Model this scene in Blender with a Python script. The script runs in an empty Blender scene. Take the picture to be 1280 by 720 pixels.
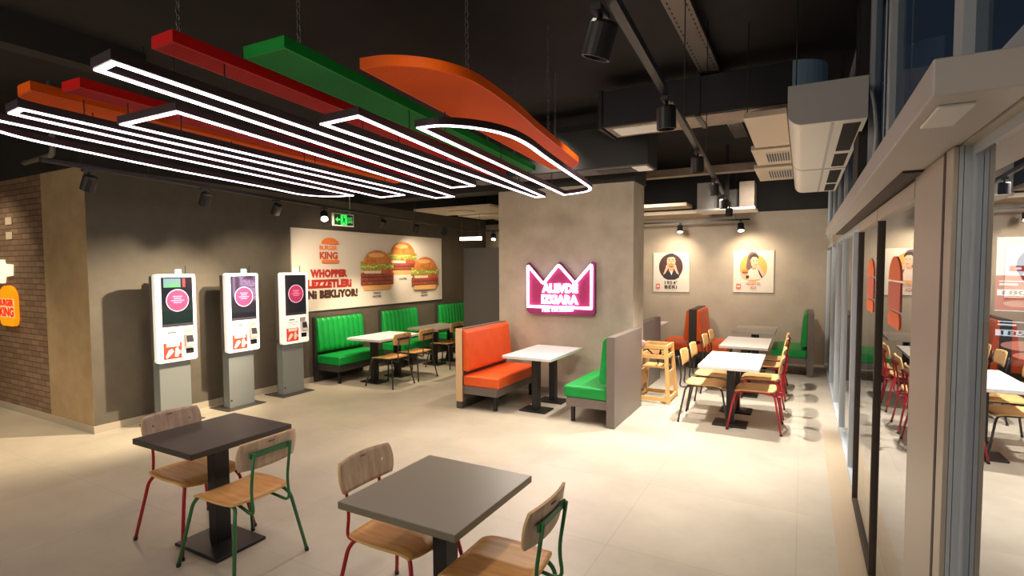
import bpy, bmesh, math, random
from mathutils import Vector, Matrix
random.seed(4)
D = bpy.data
COL = bpy.context.scene.collection
PI = math.pi

# ------------------------------------------------------------------ materials
def lin(c):
    return tuple(((v / 255) / 12.92 if v / 255 <= .04045 else ((v / 255 + .055) / 1.055) ** 2.4) for v in c) + (1.0,)

def mat(name, rgb, rough=.5, metal=0., spec=.5, emit=None, es=0., coat=0.):
    m = D.materials.new(name); m.use_nodes = True
    b = m.node_tree.nodes['Principled BSDF']
    b.inputs['Base Color'].default_value = lin(rgb)
    b.inputs['Roughness'].default_value = rough
    b.inputs['Metallic'].default_value = metal
    b.inputs['Specular IOR Level'].default_value = spec
    b.inputs['Coat Weight'].default_value = coat
    if emit:
        b.inputs['Emission Color'].default_value = lin(emit)
        b.inputs['Emission Strength'].default_value = es
    return m

def nd(m, t, **kw):
    n = m.node_tree.nodes.new(t)
    for k, v in kw.items():
        if k in n.inputs: n.inputs[k].default_value = v
        else: setattr(n, k, v)
    return n

def lk(m, a, b): m.node_tree.links.new(a, b)
def bsdf(m): return m.node_tree.nodes['Principled BSDF']

def mottled(name, c1, c2, scale=3., rough=.6, detail=6., bump=.0, stretch=(1, 1, 1), spec=.4, lo=.35, hi=.65):
    m = mat(name, c1, rough, spec=spec)
    tc = nd(m, 'ShaderNodeTexCoord'); mp = nd(m, 'ShaderNodeMapping'); mp.inputs['Scale'].default_value = stretch
    n = nd(m, 'ShaderNodeTexNoise', Scale=scale, Detail=detail, Roughness=.6)
    r = nd(m, 'ShaderNodeValToRGB')
    r.color_ramp.elements[0].position = lo; r.color_ramp.elements[1].position = hi
    r.color_ramp.elements[0].color = lin(c1); r.color_ramp.elements[1].color = lin(c2)
    lk(m, tc.outputs['Object'], mp.inputs['Vector']); lk(m, mp.outputs['Vector'], n.inputs['Vector'])
    lk(m, n.outputs['Fac'], r.inputs['Fac']); lk(m, r.outputs['Color'], bsdf(m).inputs['Base Color'])
    if bump:
        bp = nd(m, 'ShaderNodeBump', Strength=bump, Distance=.01)
        lk(m, n.outputs['Fac'], bp.inputs['Height']); lk(m, bp.outputs['Normal'], bsdf(m).inputs['Normal'])
    return m

def floor_mat():
    m = mat('floor_tiles', (200, 190, 175), .42, spec=.45)
    tc = nd(m, 'ShaderNodeTexCoord')
    br = nd(m, 'ShaderNodeTexBrick', offset=0.0, squash=1.0)
    br.inputs['Scale'].default_value = 1.0
    br.inputs['Brick Width'].default_value = 1.2; br.inputs['Row Height'].default_value = 1.2
    br.inputs['Mortar Size'].default_value = .0035; br.inputs['Mortar Smooth'].default_value = .3
    br.inputs['Color1'].default_value = lin((190, 181, 164)); br.inputs['Color2'].default_value = lin((184, 175, 159))
    br.inputs['Mortar'].default_value = lin((172, 163, 147))
    n = nd(m, 'ShaderNodeTexNoise', Scale=1.3, Detail=8., Roughness=.65)
    r = nd(m, 'ShaderNodeValToRGB')
    r.color_ramp.elements[0].position = .3; r.color_ramp.elements[1].position = .72
    r.color_ramp.elements[0].color = (.80, .79, .78, 1); r.color_ramp.elements[1].color = (1.05, 1.05, 1.04, 1)
    mx = nd(m, 'ShaderNodeMix', data_type='RGBA', blend_type='MULTIPLY'); mx.inputs[0].default_value = 1
    lk(m, tc.outputs['Object'], br.inputs['Vector']); lk(m, tc.outputs['Object'], n.inputs['Vector'])
    lk(m, n.outputs['Fac'], r.inputs['Fac'])
    lk(m, br.outputs['Color'], mx.inputs[6]); lk(m, r.outputs['Color'], mx.inputs[7])
    lk(m, mx.outputs[2], bsdf(m).inputs['Base Color'])
    return m

def brick_mat():
    m = mat('brick', (140, 112, 90), .8)
    tc = nd(m, 'ShaderNodeTexCoord'); sx = nd(m, 'ShaderNodeSeparateXYZ'); cx = nd(m, 'ShaderNodeCombineXYZ')
    lk(m, tc.outputs['Object'], sx.inputs[0]); lk(m, sx.outputs[0], cx.inputs[0]); lk(m, sx.outputs[2], cx.inputs[1])
    br = nd(m, 'ShaderNodeTexBrick', offset=.5)
    br.inputs['Scale'].default_value = 1.; br.inputs['Brick Width'].default_value = .24; br.inputs['Row Height'].default_value = .075
    br.inputs['Mortar Size'].default_value = .006; br.inputs['Mortar Smooth'].default_value = .2
    br.inputs['Color1'].default_value = lin((142, 116, 92)); br.inputs['Color2'].default_value = lin((118, 94, 76))
    br.inputs['Mortar'].default_value = lin((92, 72, 58))
    lk(m, cx.outputs[0], br.inputs['Vector']); lk(m, br.outputs['Color'], bsdf(m).inputs['Base Color'])
    bp = nd(m, 'ShaderNodeBump', Strength=.8, Distance=.012, invert=True)
    lk(m, br.outputs['Fac'], bp.inputs['Height']); lk(m, bp.outputs['Normal'], bsdf(m).inputs['Normal'])
    return m

def wood(name, c1, c2, axis='x', rough=.42):
    st = {'x': (1.2, 16, 16), 'y': (16, 1.2, 16), 'z': (16, 16, 1.2)}[axis]
    return mottled(name, c1, c2, scale=2.2, rough=rough, detail=5, stretch=st, lo=.3, hi=.7)

def perforated(name, rgb, dark):
    m = mat(name, rgb, .6, spec=.12)
    tc = nd(m, 'ShaderNodeTexCoord'); mp = nd(m, 'ShaderNodeMapping'); mp.inputs['Scale'].default_value = (45, 45, 45)
    fr = nd(m, 'ShaderNodeVectorMath', operation='FRACTION'); sb = nd(m, 'ShaderNodeVectorMath', operation='SUBTRACT')
    sb.inputs[1].default_value = (.5, .5, 0); sx = nd(m, 'ShaderNodeSeparateXYZ'); cx = nd(m, 'ShaderNodeCombineXYZ')
    ln = nd(m, 'ShaderNodeVectorMath', operation='LENGTH'); lt = nd(m, 'ShaderNodeMath', operation='LESS_THAN'); lt.inputs[1].default_value = .3
    mx = nd(m, 'ShaderNodeMix', data_type='RGBA'); mx.inputs[6].default_value = lin(rgb); mx.inputs[7].default_value = lin(dark)
    lk(m, tc.outputs['Object'], mp.inputs['Vector']); lk(m, mp.outputs[0], fr.inputs[0]); lk(m, fr.outputs[0], sb.inputs[0])
    lk(m, sb.outputs[0], sx.inputs[0]); lk(m, sx.outputs[0], cx.inputs[0]); lk(m, sx.outputs[1], cx.inputs[1])
    lk(m, cx.outputs[0], ln.inputs[0]); lk(m, ln.outputs['Value'], lt.inputs[0]); lk(m, lt.outputs[0], mx.inputs[0])
    lk(m, mx.outputs[2], bsdf(m).inputs['Base Color'])
    return m

def glass_mat(name, refl, tint):
    m = D.materials.new(name); m.use_nodes = True; t = m.node_tree; t.nodes.clear()
    o = t.nodes.new('ShaderNodeOutputMaterial'); mx = t.nodes.new('ShaderNodeMixShader'); mx.inputs[0].default_value = refl
    tr = t.nodes.new('ShaderNodeBsdfTransparent'); tr.inputs[0].default_value = tint
    gl = t.nodes.new('ShaderNodeBsdfGlossy'); gl.inputs['Roughness'].default_value = 0.0; gl.inputs[0].default_value = (.95, .97, 1, 1)
    t.links.new(tr.outputs[0], mx.inputs[1]); t.links.new(gl.outputs[0], mx.inputs[2]); t.links.new(mx.outputs[0], o.inputs[0])
    return m

MT = dict(
    floor=floor_mat(), brick=brick_mat(),
    paving=mottled('paving', (120, 118, 112), (95, 94, 92), 6, .7),
    darkwall=mottled('dark_wall_paint', (98, 91, 80), (91, 84, 74), 5, .7, bump=.05),
    tanwall=mottled('tan_plaster', (178, 154, 118), (164, 141, 106), 4, .75, bump=.08),
    plaster=mottled('concrete_plaster', (186, 174, 158), (164, 152, 136), 2.6, .7, bump=.08, lo=.3, hi=.7),
    backwall=mottled('grey_plaster', (184, 170, 152), (168, 154, 138), 1.8, .7, bump=.06, lo=.3, hi=.7),
    cream=mat('cream_board', (205, 190, 168), .7),
    black=mottled('ceiling_black', (44, 42, 42), (38, 36, 36), 2, .9),
    blackbeam=mat('beam_black', (40, 38, 37), .7),
    thresholdshade=mat('threshold_shade_tan', (184, 166, 140), .4), base=mat('baseboard_tile', (176, 166, 150), .5),
    partition=mat('partition_grey', (88, 84, 80), .55),
    tableshaded=mat('laminate_grey_shaded', (62, 57, 52), .42), tablegrey=mat('laminate_grey', (132, 124, 104), .4),  # one laminate twice; the darker copy paints in weaker light
    tablewhite=mat('laminate_white', (222, 219, 216), .35), tablepale=mat('laminate_pale_grey_shaded_white', (170, 162, 152), .4),
    tablemid=mat('laminate_mid_grey', (128, 120, 110), .4),
    iron=mat('black_iron', (24, 23, 24), .45), blackplastic=mat('black_plastic', (18, 18, 20), .4),
    seatwood=wood('oak_ply', (222, 168, 100), (196, 138, 76), 'x'), backwood=wood('ash_ply', (222, 200, 174), (186, 160, 134), 'z'),
    palewood=wood('beech', (222, 180, 118), (206, 160, 98), 'z'), plyedge=mat('ply_edge', (222, 182, 120), .5),
    rimlit=mat('panel_edge_lit', (226, 190, 148), .5),  # pale tone paints in strong light on the laminate end
    redpaint=mat('red_paint', (176, 30, 42), .32), greenpaint=mat('green_paint', (52, 118, 72), .32),
    greypaint=mat('dark_grey_paint', (52, 50, 48), .35), chrome=mat('chrome', (220, 220, 220), .2, 1.),
    orangevinyl=mottled('orange_vinyl', (240, 102, 44), (232, 92, 36), 6, .42), greenvinyl=mottled('green_vinyl', (14, 150, 62), (10, 138, 56), 6, .42),
    benchgrey=mat('bench_laminate', (112, 101, 94), .45), plinth=mat('bench_plinth', (82, 78, 74), .5),
    benchdark=mat('bench_dark', (58, 54, 50), .5),
    orangetray=perforated('orange_perforated', (238, 96, 12), (200, 70, 2)), redtray=perforated('red_perforated', (196, 16, 14), (150, 8, 8)),
    greentray=perforated('green_perforated', (8, 132, 46), (4, 92, 30)),
    orangeside=mat('orange_metal', (240, 98, 14), .5, spec=.2), redside=mat('red_metal', (204, 16, 14), .5, spec=.2), greenside=mat('green_metal', (8, 146, 50), .5, spec=.2),
    ledbody=mat('led_housing', (44, 28, 34), .5), led=mat('led_diffuser', (255, 240, 245), .5, emit=(255, 236, 242), es=8.),
    steel=mat('galvanised_steel', (120, 116, 112), .4, .8), rodsteel=mat('rod_steel', (60, 56, 54), .5, .5),
    elbowblue=mat('bare_duct_reflection', (150, 186, 212), .35, .2), duct=mat('painted_duct', (44, 44, 46), .38, .4), ductunder=mottled('duct_underside', (150, 135, 120), (126, 112, 100), 4, .5),  # elbowblue: bluish reflection on bare metal put into its colour
    white=mat('white_plastic', (240, 238, 232), .4), acgrey=mat('ac_end_panel', (192, 190, 188), .5),
    casing=mat('operator_casing', (198, 192, 186), .45), alu=mat('anodised_frame', (188, 178, 162), .45, .1), bluealu=mat('pale_blue_frame', (190, 198, 204), .45, .1),
    gasket=mat('dark_gasket', (70, 58, 48), .7),
    glass=glass_mat('window_glass', .72, (.78, .84, .86, 1)), doorglass=glass_mat('door_glass', .72, (.82, .86, .84, 1)), upglass=glass_mat('upper_glass', .16, (.5, .56, .62, 1)),
    screen=mat('screen_black', (22, 24, 32), .08, spec=.8, coat=1., emit=(44, 48, 66), es=.22),
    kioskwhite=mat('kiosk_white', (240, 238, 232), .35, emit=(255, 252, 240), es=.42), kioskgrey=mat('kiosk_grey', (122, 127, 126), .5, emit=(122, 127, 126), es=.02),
    kioskside=mat('kiosk_side', (96, 92, 90), .5), magenta=mat('screen_magenta', (180, 60, 104), .3, emit=(186, 58, 104), es=.22),
    screenrim=mat('screen_rim', (240, 200, 220), .3, emit=(235, 190, 215), es=.6), screentext=mat('screen_text', (230, 150, 180), .3, emit=(225, 130, 170), es=.5),
    screenpic=mat('screen_picture', (80, 110, 120), .3, emit=(86, 118, 130), es=.5), screengreen=mat('screen_picture_green', (70, 130, 90), .3, emit=(70, 130, 90), es=.4),
    screenred=mat('screen_picture_red', (120, 50, 60), .3, emit=(120, 50, 60), es=.3), bezel=mat('bezel', (60, 58, 66), .3),
    leafletred=mat('leaflet_red', (226, 66, 48), .5, emit=(226, 66, 48), es=.2), lettergrey=mat('letter_grey', (110, 106, 102), .5),
    greenlamp=mat('green_lamp', (190, 255, 220), .4, emit=(170, 255, 215), es=3.),
    board=mat('banner_board', (226, 216, 204), .6), poster=mat('poster_board', (224, 214, 200), .6),
    bred=mat('print_red', (186, 52, 40), .6), bking=mat('print_rust', (196, 84, 48), .6), bbrown=mat('print_brown', (74, 44, 34), .6), borange=mat('print_orange', (232, 124, 62), .6),
    bun=mottled('print_bun', (222, 146, 76), (196, 112, 50), 9, .6), bunlow=mat('print_bun_base', (226, 170, 104), .6), bunhi=mat('print_bun_highlight', (238, 180, 118), .6),
    patty=mottled('print_patty', (176, 92, 72), (132, 62, 48), 22, .6), pattydark=mat('print_patty_shadow', (96, 46, 36), .6),
    lettuce=mottled('print_lettuce', (186, 190, 84), (122, 150, 56), 24, .6), lettucehi=mat('print_lettuce_light', (220, 214, 130), .6),
    tomato=mat('print_tomato', (206, 92, 66), .6), mayo=mat('print_mayo', (236, 218, 190), .6),
    pmaroon=mat('print_maroon', (72, 40, 38), .6), pskin=mat('print_skin', (226, 178, 150), .6), pskin2=mat('print_skin_shade', (206, 150, 122), .6),
    phair=mat('print_hair_dark', (56, 38, 36), .6), phair2=mat('print_hair_brown', (118, 84, 72), .6), pwhite=mat('print_white', (238, 230, 220), .6),
    pblue=mat('print_dark_cloth', (44, 36, 44), .6), porange=mat('print_orange_disc', (240, 166, 84), .6), pbeige=mat('print_beige_cloth', (226, 206, 190), .6),
    ppale=mat('print_pale_red', (214, 120, 96), .6), pblack=mat('print_black', (40, 32, 30), .6),
    pink=mat('sign_pink', (150, 36, 84), .5, emit=(190, 40, 110), es=.1), neon=mat('neon_tube', (255, 236, 255), .4, emit=(248, 206, 255), es=6.),
    pinkside=mat('sign_pink_side', (130, 34, 80), .5, emit=(170, 40, 110), es=.08),
    exitframe=mat('exit_frame', (210, 206, 200), .5), exitdark=mat('exit_dark_green', (6, 50, 16), .5, emit=(4, 56, 14), es=.5),
    exitbright=mat('exit_bright_green', (40, 220, 80), .5, emit=(40, 225, 84), es=1.1), exitmid=mat('exit_letter_green', (80, 200, 100), .5, emit=(90, 210, 110), es=.7),
    lamp=mat('lamp_glow', (255, 246, 230), .5, emit=(255, 240, 220), es=14.), lampoff=mat('lamp_lens', (90, 88, 86), .3), spotbody=mat('spot_housing', (38, 36, 36), .42, .2),
    tube=mat('tube_glow', (255, 244, 226), .5, emit=(255, 238, 214), es=10.),
    pillorange=mat('sign_orange', (250, 150, 20), .5, emit=(255, 150, 10), es=.75), pillcream=mat('sign_cream', (240, 214, 160), .5, emit=(240, 200, 130), es=.45),
    pillred=mat('sign_red', (224, 44, 24), .5, emit=(230, 40, 20), es=.7), signwhite=mat('sign_white', (250, 240, 214), .5, emit=(255, 236, 196), es=1.0),
    decalorange=mat('decal_orange', (240, 124, 70), .6, emit=(236, 100, 52), es=.18), decalred=mat('decal_red', (222, 116, 92), .6, emit=(220, 110, 88), es=.12),
    menuwhite=mat('menu_white', (225, 228, 230), .5, emit=(220, 228, 232), es=3.2), menured=mat('menu_red', (170, 40, 60), .5, emit=(180, 40, 64), es=2.6),
    menudark=mat('menu_dark', (70, 64, 66), .5, emit=(70, 62, 66), es=1.6), menufood=mat('menu_food', (226, 150, 130), .5, emit=(226, 150, 130), es=2.4),
    menugreen=mat('menu_frame', (84, 110, 100), .5, emit=(70, 96, 86), es=.2),
    grille=mat('grille_dark', (64, 60, 56), .6), dark=mat('dark_opening', (22, 16, 16), .8), cable=mat('white_cable', (200, 200, 196), .5),
    strap=mat('dark_strap', (60, 26, 36), .7), pinkcloth=mat('pink_cloth', (220, 160, 150), .8), pipe=mat('grey_pipe', (110, 104, 100), .5),
)

# ------------------------------------------------------------------ mesh helpers
def V(*a): return Vector(a)

class B:
    """collects shapes into one mesh"""
    def __init__(s): s.bm = bmesh.new(); s.mats = []
    def mi(s, m):
        if m is None: return 0
        if m not in s.mats: s.mats.append(m)
        return s.mats.index(m)
    def box(s, lo, hi, m=None, bev=0., seg=2, rot=None, piv=None):
        c = [(a + b) / 2 for a, b in zip(lo, hi)]; d = [abs(b - a) for a, b in zip(lo, hi)]
        r = bmesh.ops.create_cube(s.bm, size=1.0)
        vs = r['verts']
        bmesh.ops.scale(s.bm, vec=d, verts=vs); bmesh.ops.translate(s.bm, vec=c, verts=vs)
        fs = {f for v in vs for f in v.link_faces}
        if bev:
            es = list({e for v in vs for e in v.link_edges})
            rr = bmesh.ops.bevel(s.bm, geom=es, offset=bev, segments=seg, affect='EDGES', profile=.5)
            vs = list({v for f in rr['faces'] for v in f.verts} | {v for v in vs if v.is_valid})
            vs = list(set(vs) | {v for x in vs for f in x.link_faces for v in f.verts})
            fs = {f for v in vs for f in v.link_faces}
        if rot:
            bmesh.ops.rotate(s.bm, cent=piv or c, matrix=rot, verts=vs)
        k = s.mi(m)
        for f in fs: f.material_index = k
        return vs
    def prism(s, poly, o, u, w, n, m=None):
        """polygon of (a,b) in plane o + a*u + b*w, pushed along vector n"""
        o, u, w, n = map(Vector, (o, u, w, n))
        a = [s.bm.verts.new(o + u * p[0] + w * p[1]) for p in poly]
        b = [s.bm.verts.new(o + u * p[0] + w * p[1] + n) for p in poly]
        k = s.mi(m); L = len(poly); fs = [s.bm.faces.new(a), s.bm.faces.new(list(reversed(b)))]
        for i in range(L): fs.append(s.bm.faces.new((a[(i + 1) % L], a[i], b[i], b[(i + 1) % L])))
        for f in fs: f.material_index = k
        return fs
    def flat(s, poly, o, u, w, m=None):
        o, u, w = map(Vector, (o, u, w))
        f = s.bm.faces.new([s.bm.verts.new(o + u * p[0] + w * p[1]) for p in poly]); f.material_index = s.mi(m)
    def tube(s, pts, r, seg=8, m=None, cap=True, closed=False):
        pts = [Vector(p) for p in pts]; n = len(pts); k = s.mi(m); rings = []; up = None
        for i, p in enumerate(pts):
            if closed: t = (pts[(i + 1) % n] - pts[i - 1])
            else: t = pts[min(i + 1, n - 1)] - pts[max(i - 1, 0)]
            t.normalize()
            if up is None:
                up = V(0, 0, 1) if abs(t.z) < .9 else V(1, 0, 0)
            x = t.cross(up)
            if x.length < 1e-4: x = t.cross(V(0, 1, 0))
            x.normalize(); y = x.cross(t).normalized(); up = y
            rings.append([s.bm.verts.new(p + (x * math.cos(2 * PI * j / seg) + y * math.sin(2 * PI * j / seg)) * r) for j in range(seg)])
        for i in range(n if closed else n - 1):
            A, C = rings[i], rings[(i + 1) % n]
            for j in range(seg):
                f = s.bm.faces.new((A[j], A[(j + 1) % seg], C[(j + 1) % seg], C[j])); f.material_index = k; f.smooth = True
        if cap and not closed:
            for f in (s.bm.faces.new(list(reversed(rings[0]))), s.bm.faces.new(rings[-1])): f.material_index = k
    def cyl(s, c0, c1, r, seg=20, m=None, r2=None):
        c0, c1 = Vector(c0), Vector(c1); t = (c1 - c0).normalized(); up = V(0, 0, 1) if abs(t.z) < .9 else V(1, 0, 0)
        x = t.cross(up).normalized(); y = x.cross(t); r2 = r if r2 is None else r2; k = s.mi(m)
        A = [s.bm.verts.new(c0 + (x * math.cos(2 * PI * j / seg) + y * math.sin(2 * PI * j / seg)) * r) for j in range(seg)]
        C = [s.bm.verts.new(c1 + (x * math.cos(2 * PI * j / seg) + y * math.sin(2 * PI * j / seg)) * r2) for j in range(seg)]
        for j in range(seg):
            f = s.bm.faces.new((A[j], A[(j + 1) % seg], C[(j + 1) % seg], C[j])); f.material_index = k; f.smooth = True
        for f in (s.bm.faces.new(list(reversed(A))), s.bm.faces.new(C)): f.material_index = k
    def loop(s, pts, w, z0, z1, m=None):
        """closed band of width w following a plan polygon"""
        n = len(pts); P = [Vector((p[0], p[1])) for p in pts]; k = s.mi(m); inn, out = [], []
        for i in range(n):
            a, b, c = P[i - 1], P[i], P[(i + 1) % n]
            d1, d2 = (b - a).normalized(), (c - b).normalized()
            n1, n2 = V(-d1.y, d1.x), V(-d2.y, d2.x)
            mm = (n1 + n2).normalized(); q = w / 2 / max(.45, mm.dot(n1))
            inn.append(b + mm * q); out.append(b - mm * q)
        R = [[s.bm.verts.new((p.x, p.y, z)) for p in L] for L, z in ((inn, z0), (out, z0), (out, z1), (inn, z1))]
        for i in range(n):
            j = (i + 1) % n
            for q in range(4):
                A, C = R[q], R[(q + 1) % 4]
                f = s.bm.faces.new((A[i], A[j], C[j], C[i])); f.material_index = k
    def done(s, name, m=None, parent=None, smooth=False, loc=None, bevel=0.):
        bmesh.ops.recalc_face_normals(s.bm, faces=s.bm.faces)
        me = D.meshes.new(name); s.bm.to_mesh(me); s.bm.free()
        if smooth:
            for p in me.polygons: p.use_smooth = True
        for x in (s.mats or [m]): me.materials.append(MT[x] if isinstance(x, str) else x)
        o = D.objects.new(name, me); COL.objects.link(o)
        if parent: o.parent = parent
        if loc: o.location = loc
        if bevel:
            b = o.modifiers.new('b', 'BEVEL'); b.width = bevel; b.segments = 2; b.limit_method = 'ANGLE'
        return o

def tag(o, label, cat, group=None, kind=None):
    if label: o['label'] = label
    if cat: o['category'] = cat
    if group: o['group'] = group
    if kind: o['kind'] = kind
    return o
def thing(name, label, cat, loc=(0, 0, 0), rz=0., group=None):
    o = D.objects.new(name, None); COL.objects.link(o); o.location = loc; o.rotation_euler = (0, 0, rz); o.empty_display_size = .1
    return tag(o, label, cat, group)
def struct(o): o['kind'] = 'structure'; return o
def kids(o): return [c for c in D.objects if c.parent == o]
def dup(root, loc=None, rz=None, label=None, group=None):
    r = root.copy(); COL.objects.link(r)
    if loc is not None: r.location = loc
    if rz is not None: r.rotation_euler = (0, 0, rz)
    if label: r['label'] = label
    if group: r['group'] = group
    for ch in kids(root):
        c = ch.copy(); COL.objects.link(c); c.parent = r
        for g in kids(ch):
            d = g.copy(); COL.objects.link(d); d.parent = c
    return r
def rrect(x0, y0, x1, y1, r, n=5):
    out = []
    for cx, cy, a in ((x1 - r, y0 + r, -90), (x1 - r, y1 - r, 0), (x0 + r, y1 - r, 90), (x0 + r, y0 + r, 180)):
        for i in range(n + 1):
            t = math.radians(a + 90 * i / n); out.append((cx + r * math.cos(t), cy + r * math.sin(t)))
    return out
def circ(cx, cy, rx, ry=None, n=32, a0=0, a1=360):
    ry = ry or rx; full = abs(a1 - a0) >= 360
    return [(cx + rx * math.cos(math.radians(a0 + (a1 - a0) * i / (n if full else n - 1))), cy + ry * math.sin(math.radians(a0 + (a1 - a0) * i / (n if full else n - 1)))) for i in range(n)]

def lettering(text, o, u, w, width=None, height=None, m=None, parent=None, bold=.0, depth=.002, name='lettering', sp=1.0):
    """text as a mesh; o is the centre of the line"""
    cu = D.curves.new('t', 'FONT'); cu.body = text; cu.size = 1; cu.offset = bold; cu.extrude = 0.; cu.space_character = sp; cu.resolution_u = 3
    to = D.objects.new('t', cu); COL.objects.link(to)
    bpy.context.view_layer.update()
    me = D.meshes.new_from_object(to.evaluated_get(bpy.context.evaluated_depsgraph_get()))
    D.objects.remove(to); D.curves.remove(cu)
    xs = [v.co.x for v in me.vertices]; ys = [v.co.y for v in me.vertices]
    x0, x1, y0, y1 = min(xs), max(xs), min(ys), max(ys)
    sx = width / (x1 - x0) if width else None; sy = height / (y1 - y0) if height else None
    sx = sx or sy; sy = sy or sx
    o, u, w = Vector(o), Vector(u), Vector(w); n = u.cross(w)
    for v in me.vertices:
        v.co = o + u * ((v.co.x - (x0 + x1) / 2) * sx) + w * ((v.co.y - (y0 + y1) / 2) * sy) + n * depth
    me.name = name; me.materials.clear(); me.materials.append(MT[m])
    ob = D.objects.new(name, me); COL.objects.link(ob)
    if parent: ob.parent = parent
    return ob

# ------------------------------------------------------------------ room shell
XG = .45         # glass front
XW = -7.5        # dark side wall
YB = 12.3        # back wall
YL = 3.17        # hall wall
ZC = 4.12        # ceiling
ZT = 3.22        # top of painted walls
def wallbox(name, lo, hi, m, bev=0):
    b = B(); b.box(lo, hi, bev=bev); return struct(b.done(name, m))
wallbox('floor', (-13, -4, -.1), (XG + .06, YB, 0), 'floor')
wallbox('pavement', (XG + .07, -6, -.16), (14, 24, -.02), 'paving')
wallbox('ceiling', (-13, -4, ZC), (XG + .1, YB + .2, ZC + .15), 'black')
wallbox('wall_left', (XW - .2, YL, 0), (XW, YB, ZT), 'darkwall')
wallbox('wall_left_upper', (-13, YL - .02, ZT), (XW + .02, YB, ZC), 'black')
wallbox('wall_hall_plaster', (-8.63, YL - .001, 0), (XW - .2, YL + .2, ZT), 'tanwall')
b = B(); b.box((XW - .2, YL - .001, 0), (XW - .0005, YL + .0, ZT)); struct(b.done('trim_1', 'tanwall'))
wallbox('wall_hall_brick', (-13, YL, 0), (-8.63, YL + .2, ZT), 'brick')
wallbox('wall_back', (XW, YB, 0), (XG + .1, YB + .2, 3.12), 'backwall')
wallbox('wall_back_upper', (XW, YB, 3.12), (XG + .1, YB + .2, ZC), 'black')
wallbox('wall_rear', (-13, -4.2, 0), (XG + .1, -4, ZC), 'cream')
wallbox('wall_far_hall', (-13.2, -4, 0), (-13, YL, ZC), 'tanwall')
b = B(); b.box((-4.4, 7.63, 0), (-2.155, 8.2, ZT)); struct(b.done('column', 'plaster'))
b = B(); b.box((-4.42, 7.60, ZT), (-2.13, 8.22, ZC)); struct(b.done('column_top', 'blackbeam'))
wallbox('beam_1', (XW + .02, 7.7, 3.26), (-4.42, 8.15, ZC), 'blackbeam')
wallbox('baseboard_left', (XW, YL - .014, 0), (XW + .014, YB, .09), 'base')
wallbox('baseboard_hall', (-13, YL - .016, 0), (XW, YL - .001, .09), 'base')
wallbox('baseboard_back', (XW + .02, YB - .014, 0), (XG - .05, YB, .09), 'base')
b = B(); b.box((-4.41, 7.616, 0), (-2.145, 7.63, .09)); b.box((-2.155, 7.616, 0), (-2.141, 8.2, .09)); struct(b.done('baseboard_column', 'base'))
# pale ceiling boards behind the lamp cluster and above the back room
for i, (x0, x1, y0, y1) in enumerate(((-6.75, -5.0, 8.35, 9.45), (-6.6, -5.0, 9.65, 10.7), (-6.4, -4.6, 10.9, 11.9))):
    wallbox('ceiling_board', (x0, y0, 3.1), (x1, y1, 3.14), 'cream')
b = B(); b.cyl((-5.95, 8.85, 3.075), (-5.95, 8.85, 3.1), .26, 28); tag(b.done('ceiling_diffuser', 'cream'), 'round ceiling air diffuser in the cream board beyond the lamp cluster', 'vent')
wallbox('ceiling_soffit', (-4.6, 11.3, 3.06), (-1.75, YB, 3.13), 'cream')
wallbox('ceiling_soffit_strip', (-4.6, 10.5, 3.14), (-1.95, 11.1, 3.2), 'cream')
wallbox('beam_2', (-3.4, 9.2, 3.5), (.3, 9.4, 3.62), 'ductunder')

# partition by the column
t = thing('partition_screen', 'tall plain dark grey partition screen beside the concrete column', 'partition', (-4.91, 8.2, 0))
b = B(); b.box((-.55, -.04, 0), (.5, .04, 2.34), bev=.004); b.done('panel', 'partition', t)
b = B(); b.box((.475, -.046, 0), (.5, -.04, 2.34)); b.done('edge_strip', 'dark', t)

# ------------------------------------------------------------------ glass front
def frame_rect(b, y0, y1, z0, z1, w, x0, x1):
    b.box((x0, y0, z0), (x1, y0 + w, z1)); b.box((x0, y1 - w, z0), (x1, y1, z1))
    b.box((x0, y0 + w, z0), (x1, y1 - w, z0 + w)); b.box((x0, y0 + w, z1 - w), (x1, y1 - w, z1))
def window(n, y0, y1, z0, z1, w=.05, fm='bluealu', gm='glass', x0=XG - .03, x1=XG + .04):
    t = thing('window_%d' % n, None, None); t['kind'] = 'structure'
    b = B(); frame_rect(b, y0, y1, z0, z1, w, x0, x1); b.done('frame', fm, t)
    b = B(); b.flat([(y0 + w, z0 + w), (y1 - w, z0 + w), (y1 - w, z1 - w), (y0 + w, z1 - w)], (XG, 0, 0), (0, 1, 0), (0, 0, 1)); b.done('pane', gm, t)
    return t
ys = [5.3, 6.05, 7.5, 8.8, 10.25, YB - .01]
k = 1
for i in range(len(ys) - 1):
    window(k, ys[i], ys[i + 1], 0.0, 2.36); k += 1
window(k, -3.9, 2.10, 0.0, 2.36, w=.03, gm='glass', x0=XG - .004, x1=XG + .004); k += 1
yu = [-3.9, 2.2, 3.84, 4.95, 6.05, 7.5, 8.8, 10.25, YB - .01]
for i in range(len(yu) - 1):
    window(k, yu[i], yu[i + 1], 2.47, ZC, w=.06, gm='upglass'); k += 1
b = B(); b.box((XG - .03, -3.9, 2.36), (XG + .06, YB - .01, 2.47)); struct(b.done('trim_2', 'alu'))
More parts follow.
